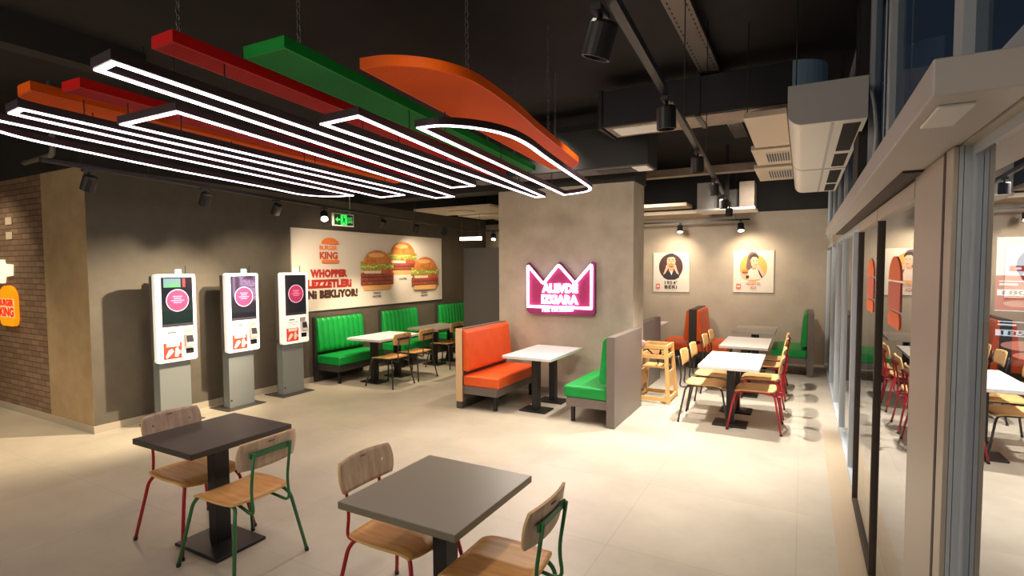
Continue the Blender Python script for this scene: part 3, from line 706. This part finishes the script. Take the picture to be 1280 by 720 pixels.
def woman(F):
    F(circ(.0, .18, .68, .66, 40), 'porange')
    F([(-.3, .62), (-.36, .2), (-.28, -.02), (-.12, .06), (.1, .3), (.24, .5), (.26, .72), (.12, .92), (-.1, .95), (-.24, .84)], 'phair2')
    F([(-.3, -.4), (-.3, .0), (-.1, .16), (.2, .16), (.42, -.02), (.5, -.35)], 'pbeige')
    F([(-.06, .1), (.14, .1), (.14, .4), (-.06, .4)], 'pskin2')
    F([(-.14, .55), (-.1, .32), (.02, .2), (.16, .24), (.24, .4), (.24, .6), (.14, .7), (-.06, .7)], 'pskin')
    F([(-.2, .55), (-.18, .75), (.0, .86), (.2, .8), (.27, .62), (.14, .7), (-.04, .7), (-.12, .6)], 'phair')
    for x in (.02, .17): F(circ(x, .53, .03, .018, 12), 'phair')
    F(circ(.12, .33, .06, .03, 14), 'ppale')
    F([(.12, .28), (.24, .34), (.34, .2), (.56, -.12), (.46, -.22), (.3, .0), (.2, .16)], 'pskin')
    F([(.2, .14), (.28, .06), (.46, -.24), (.42, -.32), (.3, -.12)], 'phair')
    F([(-.62, -.02), (-.5, -.1), (-.34, -.2), (-.26, -.28), (-.34, -.36), (-.5, -.32), (-.64, -.16)], 'pskin')
    F(rrect(-.56, -.02, -.24, .1, .06), 'bun'); F(rrect(-.55, -.08, -.25, .0, .03), 'patty'); F(rrect(-.36, -.32, -.2, -.18, .04), 'phair')
p1 = poster('poster of a dark-haired man biting a burger on a maroon circle', -3.0, -2.2, 1.41, 2.3, man)
lettering("1954'", (0.0, -.02, p1[3] * -.52), UX, WZ, .27, .075, 'pblack', p1[1], .02, sp=1.1)
lettering('BERi', (0.0, -.02, p1[3] * -.74), UX, WZ, .27, .075, 'pblack', p1[1], .025, sp=1.1)
p2 = poster('poster of a brown-haired woman eating on an orange circle', -1.30, -.52, 1.43, 2.31, woman)
lettering('LEZZETiN', (0.0, -.02, p2[3] * -.56), UX, WZ, .27, .055, 'ppale', p2[1], .02)
lettering('ADI', (0.0, -.02, p2[3] * -.76), UX, WZ, .12, .06, 'ppale', p2[1], .02)

# ------------------------------------------------------------------ neon crown on the column
CY_ = 7.63
t = thing('neon_sign', 'glowing pink neon crown sign on the concrete column', 'sign', (-3.29, CY_ - .06, 1.66))
cr = [(-.53, -.29), (-.53, .36), (-.26, .07), (0, .365), (.27, .08), (.535, .37), (.53, -.29)]
out = [(-.56, -.36), (-.56, .385), (-.53, .40), (-.26, .11), (0, .405), (.27, .12), (.54, .41), (.575, .385), (.575, -.37), (.53, -.405), (-.50, -.405)]
b = B(); b.prism(out, (0, -.02, 0), UX, WZ, (0, .078, 0)); b.done('backboard', 'pinkside', t)
b = B(); b.flat(cr, (0, -.0215, 0), UX, WZ); b.done('face', 'pink', t)
b = B(); b.tube(bend([(x, -.04, z) for x, z in cr] , .03, 3) , .02, 8); b.tube([(-.54, -.04, -.29), (.54, -.04, -.29)], .02, 8); b.done('neon_outline', 'neon', t)
for s_, z, wd, hh in (('ALEVDE', .005, .60, .145), ('IZGARA', -.168, .62, .145)):
    lettering(s_, (0.02, -.045, z), UX, WZ, wd, hh, 'neon', t, .07, name='neon_lettering')
lettering('HER YER LEZZET', (0.0, -.062, -.313), V(.998, 0, .05), V(-.05, 0, .998), .54, .08, 'neon', t, .045, name='neon_lettering')

# ------------------------------------------------------------------ pill sign and white sign on brick
t = thing('illuminated_sign', 'glowing orange burger-shaped sign with red letters on the brick wall', 'sign', (-9.69, YL - .05, 1.49))
r = .25; h = .56
b = B(); b.prism([(-r, .1)] + [(-r * math.cos(a), .1 + .18 * math.sin(a)) for a in [PI * i / 20 for i in range(1, 20)]] + [(r, .1), (r, -.18), (r - .03, -.25), (r - .09, -.28), (-r + .09, -.28), (-r + .03, -.25), (-r, -.18)], (0, 0, 0), UX, WZ, (0, .05, 0)); b.done('body', 'pillorange', t)
b = B(); b.flat([(-r, -.16), (r, -.16), (r, .1), (-r, .1)], (0, -.002, 0), UX, WZ); f = b.done('centre_band', 'pillcream', t)
lettering('BURGER', (0, -.004, .045), UX, WZ, .46, .095, 'pillred', f, .06); lettering('KING', (0, -.004, -.085), UX, WZ, .46, .13, 'pillred', f, .05)
b = B(); b.prism([(-.5, -.1), (-.3, -.17), (-.12, -.17), (-.08, -.08), (.15, -.06), (.17, .09), (-.08, .1), (-.1, .16), (-.5, .16)], (-9.72, YL - .04, 1.97), UX, WZ, (0, .04, 0))
tag(b.done('wall_sign', 'signwhite'), 'glowing white cut-out sign above the orange burger-shaped sign on brick', 'sign')
for q, (x, z) in enumerate(((-9.62, 2.66), (-9.62, 2.46))):
    b = B(); b.box((x - .1, YL - .012, z - .05), (x + .1, YL - .001, z + .05)); tag(b.done('wall_tile', 'cream'), ['pale brick slip set high on the brick wall', 'pale brick slip just above the white sign'][q], 'tile', 'pale brick slips')

# ------------------------------------------------------------------ exit sign
t = thing('exit_sign', 'green exit sign hanging in front of the dark wall', 'sign', (-6.5, 6.26, 2.66))
b = B(); b.box((-.02, -.22, 0), (.02, .22, .2), bev=.008); b.done('frame', 'exitframe', t)
b = B(); b.flat([(-.2, .015), (.2, .015), (.2, .185), (-.2, .185)], (.0215, 0, 0), UY, WZ, 'exitdark'); b.flat([(-.07, .02), (.06, .02), (.06, .18), (-.07, .18)], (.023, 0, 0), UY, WZ, 'exitbright')
b.flat([(-.18, .1), (-.13, .145), (-.13, .115), (-.08, .115), (-.08, .085), (-.13, .085), (-.13, .055)], (.023, 0, 0), UY, WZ, 'exitmid')
b.flat(circ(-.012, .15, .014, n=14), (.0245, 0, 0), UY, WZ, 'exitdark'); b.flat([(-.03, .13), (.015, .13), (.03, .1), (.01, .09), (.03, .05), (.02, .03), (-.005, .075), (-.035, .045), (-.05, .05), (-.015, .09)], (.0245, 0, 0), UY, WZ, 'exitdark')
f = b.done('face', None, t)
lettering('EXIT', (.024, .125, .125), UY, WZ, .1, .045, 'exitmid', f, .02); lettering('ÇIKIŞ', (.024, .125, .07), UY, WZ, .11, .045, 'exitmid', f, .02)
b = B(); b.cyl((0, -.18, .2), (0, -.18, ZC - 2.66), .003, 6); b.done('wire', 'rodsteel', t); b = B(); b.cyl((0, .15, .2), (0, .15, ZC - 2.66), .004, 6); b.done('wire', 'chrome', t)

# ------------------------------------------------------------------ light loops and coloured trays
ZL = 2.9
def smooth(pts, n=4):
    out = []; N = len(pts); P = [Vector(p) for p in pts]
    for i in range(N):
        p0, p1, p2, p3 = P[i - 1], P[i], P[(i + 1) % N], P[(i + 2) % N]
        sharp = lambda a, b, c: (b - a).normalized().dot((c - b).normalized()) < .45
        m1 = (p2 - p0) / 2 if not sharp(p0, p1, p2) else (p2 - p1); m2 = (p3 - p1) / 2 if not sharp(p1, p2, p3) else (p2 - p1)
        L = (p2 - p1).length
        if m1.length > L: m1 = m1.normalized() * L
        if m2.length > L: m2 = m2.normalized() * L
        for k in range(n):
            t = k / n; h = 2 * t ** 3 - 3 * t * t + 1; q = p1 * h + m1 * (t ** 3 - 2 * t * t + t) + p2 * (1 - h) + m2 * (t ** 3 - t * t); out.append((q.x, q.y))
    return out
loops = [
 ('glowing bun-shaped light loop under the orange tray', [(-2.2, 2.79), (-2.08, 2.80), (-1.98, 2.86), (-1.89, 2.97), (-1.82, 3.12), (-1.79, 3.32), (-1.81, 3.6), (-1.88, 4.01), (-2.0, 4.8), (-2.11, 5.55), (-2.17, 5.88), (-2.27, 6.08), (-2.43, 6.19), (-2.66, 6.26)]),
 ('glowing tapering light loop next to the bun-shaped one', [(-2.67, 2.42), (-2.35, 2.40), (-2.96, 6.3), (-3.07, 6.29)]),
 ('glowing long narrow light loop under the long red tray', [(-2.83, 1.27), (-2.67, 1.26), (-3.23, 5.05), (-3.53, 5.04)]),
 ('glowing wide light loop below the short red tray', [(-3.76, 1.81), (-3.19, 1.82), (-3.96, 5.7), (-4.23, 5.68)]),
 ('glowing narrow light loop along the small orange tray', [(-4.05, 1.37), (-3.89, 1.36), (-4.40, 5.25), (-4.80, 5.28)]),
 ('glowing curved light loop closest to the dark wall', [(-4.18, 1.0), (-4.31, 1.4), (-4.98, 4.96), (-5.2, 4.93), (-5.38, 4.8), (-5.45, 4.55), (-5.33, 4.07), (-5.05, 2.71), (-4.82, 1.9), (-4.73, 1.65), (-4.6, 1.44), (-4.4, 1.15)]),
]
def trayz(i): return 3.1
for lab, pts in loops:
    raw = pts
    if len(pts) > 4: pts = smooth(pts)
    t = thing('light_loop', lab, 'ceiling light', (0, 0, 0), 0, 'glowing light loops of the ceiling cluster')
    b = B(); b.loop(pts, .046, ZL + .004, ZL + .05); b.done('housing', 'ledbody', t)
    b = B(); b.loop(pts, .028, ZL - .003, ZL + .0035); b.done('diffuser', 'led', t)
    pts = raw; n = len(pts); L_ = []
    for i in range(n):
        a, c = Vector(pts[i]), Vector(pts[(i + 1) % n])
        if (c - a).length > 1.5: L_ += [a.lerp(c, .15), a.lerp(c, .6), a.lerp(c, .9)]
    for p in L_:
        b = B(); b.cyl((p.x, p.y, ZL + .05), (p.x, p.y, ZL + .197), .004, 6); b.done('hanger_rod', 'ledbody', t)
def chain(b, x, y, z0, z1):
    L = .042; n = int((z1 - z0) / (L * .72)); 
    for i in range(n):
        c = z0 + (i + .5) * (z1 - z0) / n; a = (i % 2) * PI / 2
        pts = [(x + math.cos(a) * .011 * math.cos(q), y + math.sin(a) * .011 * math.cos(q), c + L / 2 * math.sin(q)) for q in [2 * PI * k_ / 8 for k_ in range(8)]]
        b.tube(pts, .0032, 5, closed=True)
trays = [
 ('large orange bun-shaped perforated tray hung on chains', 'orange', [(-2.17, 2.25), (-2.03, 2.28), (-1.89, 2.38), (-1.79, 2.53), (-1.74, 2.74), (-1.765, 3.1), (-1.82, 3.5), (-1.9, 3.95), (-2.07, 5.1), (-2.13, 5.4), (-2.25, 5.57), (-2.4, 5.62), (-2.52, 5.59)], [(-1.80, 2.75), (-2.0, 4.35), (-2.4, 5.4)]),
 ('long green perforated tray between the orange and red ones', 'green', [(-2.59, 1.84), (-2.30, 1.85), (-2.72, 5.55), (-2.99, 5.58)], [(-2.37, 2.0), (-2.85, 5.3)]),
 ('long red perforated tray beside the green one', 'red', [(-2.88, 1.54), (-2.71, 1.54), (-3.14, 5.6), (-3.36, 5.6)], [(-2.8, 1.62), (-3.2, 5.3)]),
 ('short red perforated tray partly hidden by the light loops', 'red', [(-4.06, 1.63), (-3.87, 1.64), (-4.28, 5.5), (-4.55, 5.5)], [(-4.38, 5.2)]),
 ('narrow orange tray with rounded end nearest the brick hall', 'orange', [(-4.2, 1.52), (-4.40, 1.53), (-4.46, 1.6), (-4.59, 2.19), (-4.75, 3.2), (-4.86, 4.6), (-4.82, 5.3), (-4.72, 5.46), (-4.6, 5.46)], [(-4.7, 5.2)]),
]
for lab, c, pts, chs in trays:
    if len(pts) > 4: pts = smooth(pts)
    t = thing('perforated_tray', lab, 'ceiling panel', (0, 0, 0), 0, 'coloured ceiling trays')
    z0, z1 = 3.1, 3.158
    b = B(); b.flat(pts, (0, 0, z0), (1, 0, 0), (0, 1, 0)); b.done('perforated_sheet', c + 'tray', t)
    b = B(); b.loop(pts, .014, z0 - .001, z1); b.done('rim', c + 'side', t)
    cen = sum((Vector(p) for p in pts), Vector((0, 0))) / len(pts)
    inner = [(Vector(p) - cen) * .86 + cen for p in pts]
    b = B(); b.loop([tuple(p) for p in inner], .02, z0 + .001, z0 + .02); b.done('stiffener', c + 'side', t)
    for x, y in chs:
        b = B(); chain(b, x, y, z0 + .03, ZC); b.done('chain', 'steel', t)

# ------------------------------------------------------------------ lighting tracks and spotlights
def track(label, p, q, hang, w=.035):
    p, q = Vector(p), Vector(q)
    t = thing('lighting_track', label, 'lighting track', p)
    d = q - p; n = d.cross(V(0, 0, 1)).normalized()
    b = B(); va = []
    for e in (V(0, 0, 0), d):
        va.append([b.bm.verts.new(e + n * sx * w / 2 + V(0, 0, sz * .018)) for sx, sz in ((-1, -1), (1, -1), (1, 1), (-1, 1))])
    b.bm.faces.new(va[0]); b.bm.faces.new(va[1])
    for i in range(4): b.bm.faces.new((va[0][i], va[0][(i + 1) % 4], va[1][(i + 1) % 4], va[1][i]))
    b.done('rail', 'spotbody', t)
    for f in hang:
        e = d * f; b = B(); b.cyl(e + V(0, 0, .018), e + V(0, 0, ZC - p.z - e.z), .004, 6); b.done('drop_rod', 'rodsteel', t)
    return p, d
RP, RD = track('black lighting track above the white tables, running to the back wall', (-.56, 1.436, 2.9), (-.96, 8.467, 2.9), (.06, .3, .5))
LP, LD = track('black lighting track along the dark wall with the banner', (-5.40, 1.99, 2.88), (-7.2, 11.0, 2.9), (.1, .4, .7, .98))
BP, BD = track('short black lighting track across the top of the back wall', (-3.6, 11.75, 2.93), (-.95, 11.75, 2.93), (.1, .9))
KP, KD = track('short black lighting track in front of the back wall left of the column', (-7.1, 10.9, 2.86), (-5.4, 11.3, 2.86), (.1, .9))
def spot(label, base, aim, size=1., lit=False, group=None):
    """base on the track underside, aim = direction the open end points to"""
    t = thing('spotlight', label, 'spotlight', base, 0, group)
    aim = Vector(aim).normalized(); c = V(0, 0, -.105 * size); r = .05 * size; h = .118 * size
    b = B(); b.box((-.018, -.05, -.022), (.018, .05, 0)); b.done('adapter', 'spotbody', t)
    b = B(); b.cyl((0, 0, -.02), c * .75, .009, 8); b.done('arm', 'spotbody', t)
    b = B(); a0, a1 = c - aim * h / 2, c + aim * h / 2
    ax = aim; up = V(0, 0, 1) if abs(ax.z) < .9 else V(1, 0, 0); x = ax.cross(up).normalized(); y = x.cross(ax)
    rings = []
    for p, q in ((a0, r * .9), (a0 + ax * h * .1, r), (a1, r), (a1, r * .86), (a1 - ax * .02, r * .82)):
        rings.append([b.bm.verts.new(p + (x * math.cos(2 * PI * j / 20) + y * math.sin(2 * PI * j / 20)) * q) for j in range(20)])
    for A, C in zip(rings, rings[1:]):
        for j in range(20): b.bm.faces.new((A[j], A[(j + 1) % 20], C[(j + 1) % 20], C[j]))
    b.bm.faces.new(rings[0]); b.done('housing', 'spotbody', t)
    b = B(); b.cyl(a1 - ax * .022, a1 - ax * (.018 if not lit else -.004), r * .82, 20); b.done('lens', 'lamp' if lit else 'lampoff', t)
    return Vector(base) + c + aim * h * .7
nth = ['first', 'second', 'third', 'fourth', 'fifth', 'sixth', 'seventh', 'eighth']
def px_y(px, P, Dr):   # fraction along a track for a picture column, by search
    return None
rs = []
for i, (f, aim, sz) in enumerate(((.05, (-.35, .1, -1), 1.0), (.205, (0, .05, -1), 1.), (.41, (0, .05, -1), 1.), (.62, (0, .05, -1), 1.), (.82, (0, .05, -1), 1.), (.985, (0, .05, -1), 1.))):
    rs.append(spot(nth[i] + ' black spotlight from the entrance on the track above the white tables', RP + RD * f - V(.045 if i == 0 else 0, 0, .0205), aim, sz, False, 'spotlights above the white tables'))
ls = []
for i, (f, aim, lit) in enumerate(((.04, (-.5, -.1, -1), 0), (.17, (-.6, 0, -1), 0), (.287, (-.7, .1, -1), 0), (.392, (.6, -.5, -.8), 1), (.566, (-.9, .3, -1), 0), (.701, (-.5, .3, -1), 0), (.848, (-.6, -.1, -1), 0))):
    ls.append(spot(nth[i] + ' black spotlight from the brick hall on the track along the dark wall' + (', lit' if lit else ''), LP + LD * f - V(0, 0, .0205), aim, 1.12, lit, 'spotlights along the dark wall'))
bs = [spot('lit black spotlight above the poster of the man', BP + BD * .486 - V(0, 0, .018), (.1, -.4, -1), 1.2, True, 'spotlights at the back wall')]
bs.append(spot('lit black spotlight above the poster of the woman', BP + BD * .938 - V(0, 0, .018), (.1, -.4, -1), 1.3, True, 'spotlights at the back wall'))
ks = [spot('lit white-glowing spotlight between the tube lamp and the column', KP + KD * .346 - V(0, 0, .018), (.2, -.5, -1), 1.2, True, 'spotlights at the back wall')]
t = thing('pendant_tube_lamp', 'short glowing tube lamp hanging above the partition screen', 'lamp', (-6.22, 9.6, 2.6))
b = B(); b.cyl((-.25, -.042, 0), (.25, .042, 0), .035, 16); b.done('glowing_tube', 'tube', t)
b = B(); b.cyl((-.28, -.047, 0), (-.25, -.042, 0), .036, 16); b.done('end_cap', 'spotbody', t)
b = B(); b.cyl((.25, .042, 0), (.28, .047, 0), .036, 16); b.done('end_cap', 'spotbody', t)
for x in (-.22, .2):
    b = B(); b.cyl((x, x / 6, .03), (x, x / 6, ZC - 2.6), .003, 6); b.done('wire', 'rodsteel', t)

# ------------------------------------------------------------------ air ducts and air conditioners
t = thing('air_duct', 'large dark rectangular air duct crossing below the ceiling with curved elbow', 'duct', (0, 0, 0))
b = B(); b.box((-2.0, 5.8, 3.55), (-.12, 6.32, 3.94), bev=.006); b.done('duct_body', 'duct', t)
pr_ = [(-.12, 0)] + [(-.12 + .3 * math.sin(a), .3 - .3 * math.cos(a)) for a in [PI / 2 * i / 8 for i in range(9)]] + [(.18, .52), (-.12, .52)]
b = B(); b.prism(pr_, (0, 5.8, 3.55), (1, 0, 0), (0, 1, 0), (0, 0, .39)); x = b.done('elbow', 'elbowblue', t); x['label'] = 'bare metal curved elbow'
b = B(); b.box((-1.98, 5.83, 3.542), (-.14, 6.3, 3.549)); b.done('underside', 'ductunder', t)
for x in (-.98,):
    b = B(); b.box((x - .025, 5.785, 3.53), (x + .025, 6.33, 3.95)); b.done('flange', 'duct', t); b = B(); b.cyl((x, 5.79, 3.95), (x, 5.79, ZC), .006, 6); b.done('threaded_rod', 'rodsteel', t)
b = B(); b.box((-1.9, 5.88, 3.53), (-1.4, 6.2, 3.541)); b.done('vent_grille', 'white', t)
b = B(); b.box((-2.04, 5.78, 3.53), (-2.0, 6.34, 3.96)); b.done('end_flange', 'duct', t)
t = thing('air_duct', 'dark boxed air duct in front of the concrete column top', 'duct', (0, 0, 0))
b = B(); b.box((-4.5, 6.72, 3.28), (-1.72, 7.2, 3.8), bev=.006); b.done('duct_body', 'blackbeam', t)
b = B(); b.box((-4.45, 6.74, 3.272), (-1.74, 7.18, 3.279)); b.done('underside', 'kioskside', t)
b = B(); b.box((-2.45, 6.85, 3.262), (-1.95, 7.1, 3.271)); b.done('vent_grille', 'grille', t)
b = B(); b.box((-1.95, 6.8, 3.262), (-1.76, 7.14, 3.271)); b.done('cover_plate', 'white', t)
def ac(label, y0, y1):
    t = thing('air_conditioner', label, 'air conditioner', (-.12, y0, 3.03), 0, 'ceiling air conditioners along the windows')
    L = y1 - y0
    prof = [(.5, .0)] + [(.1 - .1 * math.sin(a) , .1 - .1 * math.cos(a)) for a in [PI / 2 * i / 8 for i in range(9)]] + [(0, .29), (.5, .29)]
    b = B(); b.prism(prof, (0, .02, 0), (1, 0, 0), (0, 0, 1), (0, L - .04, 0)); b.done('casing', 'white', t)
    for y in (0, L - .02):
        b = B(); b.prism(prof, (0, y, 0), (1, 0, 0), (0, 0, 1), (0, .02, 0)); b.done('end_panel', 'acgrey', t)
    b = B(); b.box((.36, .12, -.003), (.47, L * .55, 0)); b.done('air_outlet', 'dark', t); b = B(); b.box((.36, L * .62, -.003), (.47, L - .12, 0)); b.done('air_outlet', 'dark', t)
    b = B(); b.box((.28, .05, -.006), (.3, L - .05, 0)); b.done('trim_strip', 'acgrey', t)
    for x, y in ((.05, .2), (.45, .2), (.05, L - .2), (.45, L - .2)):
        b = B(); b.cyl((x, y, .29), (x, y, ZC - 3.03), .006, 6); b.done('threaded_rod', 'rodsteel', t)
ac('white ceiling air conditioner above the windows, first from the entrance', 4.5, 6.65)
ac('white ceiling air conditioner above the windows, behind the first', 6.68, 8.7)
def vent(label, x0, x1, y0, y1, z, grille):
    t = thing('vent_box', label, 'vent', ((x0 + x1) / 2, (y0 + y1) / 2, z), 0, 'cream vent boxes beside the air conditioners')
    hx, hy = (x1 - x0) / 2, (y1 - y0) / 2
    b = B(); b.box((-hx, -hy, 0), (hx, hy, .05), bev=.005); b.done('box', 'cream', t)
    if grille:
        b = B(); b.box((-hx * .3, -hy * .6, -.006), (hx * .95, hy * .6, 0)); g = b.done('grille', 'acgrey', t)
        b = B()
        for i in range(9): x = -hx * .24 + hx * 1.12 * i / 8; b.box((x - .008, -hy * .5, -.009), (x + .008, hy * .5, -.0055))
        b.done('slats', 'grille', g)
    for x in (-hx * .9,):
        b = B(); b.cyl((x, -hy * .7, .05), (x, -hy * .7, ZC - z), .005, 6); b.done('threaded_rod', 'rodsteel', t)
vent('plain cream box panel beside the first air conditioner', -.47, -.14, 5.0, 6.3, 3.25, False)
vent('cream vent box with grille, second in its row', -.52, -.14, 6.42, 7.42, 3.25, True)
vent('cream vent box with grille, third in its row', -.58, -.14, 7.62, 8.8, 3.25, True)
t = thing('ceiling_cassette_unit', 'open-framed ceiling air unit with white plate in front of the back wall', 'air conditioner', (-1.2, 10.3, 2.97))
b = B(); b.box((-.5, -.3, 0), (.47, .45, .04), bev=.006); b.done('bottom_plate', 'white', t)
b = B(); b.box((-.48, -.28, .04), (-.2, .42, .5)); b.done('side_box', 'acgrey', t)
b = B(); b.box((.2, -.1, .04), (.44, .42, .5)); b.done('side_box', 'ductunder', t)
b = B(); b.box((-.2, .1, .04), (.2, .4, .4)); b.done('core', 'grille', t)
b = B(); b.box((-.02, -.2, .04), (.04, -.14, ZC - 2.97)); b.done('strut', 'spotbody', t)
# cable tray, conduit, wires
t = thing('cable_tray', 'perforated grey metal cable tray under the ceiling above the duct', 'cable tray', (0, 0, 0))
b = B(); b.box((-.96, 3.2, 3.97), (-.78, 9.0, 3.975)); b.box((-.965, 3.2, 3.97), (-.96, 9.0, 4.02)); b.box((-.78, 3.2, 3.97), (-.775, 9.0, 4.02)); b.done('tray', 'steel', t)
b = B()
for i in range(60): y = 3.25 + i * .09; b.box((-.94, y, 3.968), (-.93, y + .04, 3.97)); b.box((-.81, y, 3.968), (-.80, y + .04, 3.97))
b.done('perforations', 'dark', t)
b = B(); b.tube(bend([(-7.55, 2.9, ZC), (-7.55, 2.9, 3.3), (-8.3, 2.9, 3.28)], .08), .03, 10); tag(b.done('ceiling_conduit', 'pipe'), 'grey conduit pipe running down beside the hall wall top', 'pipe')
b = B(); b.box((-5.95, 1.2, 3.85), (-5.75, 3.0, ZC)); struct(b.done('beam_3', 'blackbeam'))
b = B(); b.tube(bend([(.40, 4.85, 3.35), (.40, 4.4, 3.15), (.395, 4.1, 2.85), (.395, 4.3, 2.6), (.395, 4.8, 2.455)], .2, 6), .010, 8); tag(b.done('cable', 'cable'), 'white cable looping down from the air conditioner to the door operator', 'cable')
b = B(); b.tube([(.39, 3.72, 2.46), (.39, 3.72, ZC)], .004, 6); tag(b.done('wire', 'cable'), 'thin vertical white wire in front of the upper glass', 'wire')
b = B(); b.box((.36, 4.95, 2.47), (.5, 5.4, ZC)); struct(b.done('column_steel', 'blackbeam'))

# ------------------------------------------------------------------ lamps
def sp(loc, target, W, ang=70, blend=.6, rad=.05, col=(1, .86, .68)):
    l = D.lights.new('lamp', 'SPOT'); l.energy = W; l.spot_size = math.radians(ang); l.spot_blend = blend; l.shadow_soft_size = rad; l.color = col
    o = D.objects.new('lamp', l); COL.objects.link(o); o.location = loc
    o.rotation_euler = (Vector(target) - Vector(loc)).to_track_quat('-Z', 'Y').to_euler()
warm = (1, .81, .56); soft = (1, .895, .75); neutral = (1, .95, .9)
# above the white tables
for p, tg, W in zip(((-.95, 4.4, 3.1), (-1.05, 5.8, 3.1), (-1.1, 7.2, 3.1), (-1.15, 8.7, 3.1), (-1.2, 10.1, 3.1)), ((-1.5, 4.4, 0), (-1.4, 5.9, 0), (-.9, 7.2, 0), (-.8, 8.7, 0), (-.8, 10.3, 0)), (130, 360, 640, 500, 360)):
    sp(p, tg, W, 85, .7, .04, (1, .92, .83))
# track along the dark wall
for p, tg, W in zip(ls, ((-8.2, 2.6, .3), (-6.6, 4.1, .5), (-7.5, 5.4, 1.2), (-7.5, 7.4, 1.7), (-6.9, 7.5, .5), (-7.5, 9.6, 1.6), (-6.6, 9.6, .4)), (100, 50, 170, 320, 260, 150, 160)):
    sp(p, tg, W, 80, .8, .05, warm)
for p, tg, W in ((bs[0], (-2.6, 12.3, 1.9), 80), (bs[1], (-.9, 12.3, 1.9), 80), (ks[0], (-6.0, 12.2, 2.4), 110)): sp(p, tg, W, 120, .9, .05, warm)
# added washes without fixtures, brightening the column and the back wall
sp((-1.4, 4.4, 3.2), (-3.1, 7.6, 1.7), 150, 80, .9, .15, soft); sp((-5.7, 5.1, 2.8), (-3.6, 7.6, 1.2), 110, 80, .9, .1, warm)
sp((-.6, 8.9, 3.15), (-.7, 12.3, 1.7), 220, 90, .9, .15, soft); sp((-2.4, 9.3, 3.15), (-2.7, 12.3, 1.7), 220, 90, .9, .15, soft)
sp((-5.3, 4.85, 2.82), (-7.5, 3.75, .75), 1000, 66, .9, .04, warm)
# downlights without fixtures, added to brighten the open floor and the hall
for x, y, W, c in ((-4.8, 5.9, 330, warm), (-3.0, 6.5, 200, soft), (-5.9, 3.4, 140, warm), (-8.6, .9, 420, warm), (-1.2, 5.0, 170, soft), (-1.38, 2.0, 90, soft)):
    sp((x, y, 3.85), (x, y, 0), W, 100, .9, .1, c)
sp((-3.4, 6.55, 3.15), (-2.6, 4.6, 0), 260, 80, .9, .08, soft)
sp((-9.7, 1.9, 3.6), (-9.8, 3.2, 1.5), 130, 70, .8, .08, warm)
# broad fill light added at the unseen counter zone behind the camera
l = D.lights.new('lamp', 'AREA'); l.energy = 130; l.shape = 'RECTANGLE'; l.size = 5; l.size_y = 2.5; l.color = (1, .90, .78)
o = D.objects.new('lamp', l); COL.objects.link(o); o.location = (-4, -2.8, 3.4); o.rotation_euler = (math.radians(72), 0, 0)
w = D.worlds.new('world'); bpy.context.scene.world = w; w.use_nodes = True
bg = w.node_tree.nodes['Background']; bg.inputs[0].default_value = (.30, .42, .62, 1); bg.inputs[1].default_value = .06

# ------------------------------------------------------------------ camera
F_, YAW, PIT, ROL, CYP = 665.8, .49911, .04927, .00475, 366.1
cy, sy = math.cos(YAW), math.sin(YAW)
f = V(-sy * math.cos(PIT), cy * math.cos(PIT), -math.sin(PIT)); r = V(cy, sy, 0); d = f.cross(r)
r2 = r * math.cos(ROL) + d * math.sin(ROL); d2 = d * math.cos(ROL) - r * math.sin(ROL)
cam = D.cameras.new('camera'); co = D.objects.new('camera', cam); COL.objects.link(co)
cam.sensor_width = 36; cam.lens = F_ / 1280 * 36; cam.shift_y = (CYP - 360) / 1280; cam.clip_start = .05
up = -d2; back = -f
co.matrix_world = Matrix(((r2.x, up.x, back.x, 0), (r2.y, up.y, back.y, 0), (r2.z, up.z, back.z, 2.0), (0, 0, 0, 1)))
sc = bpy.context.scene; sc.camera = co
sc.view_settings.view_transform = 'Standard'; sc.view_settings.look = 'None'; sc.view_settings.exposure = 0.0
sc.cycles.max_bounces = 8; sc.cycles.diffuse_bounces = 4; sc.cycles.glossy_bounces = 4; sc.cycles.transparent_max_bounces = 12; sc.cycles.sample_clamp_indirect = 6
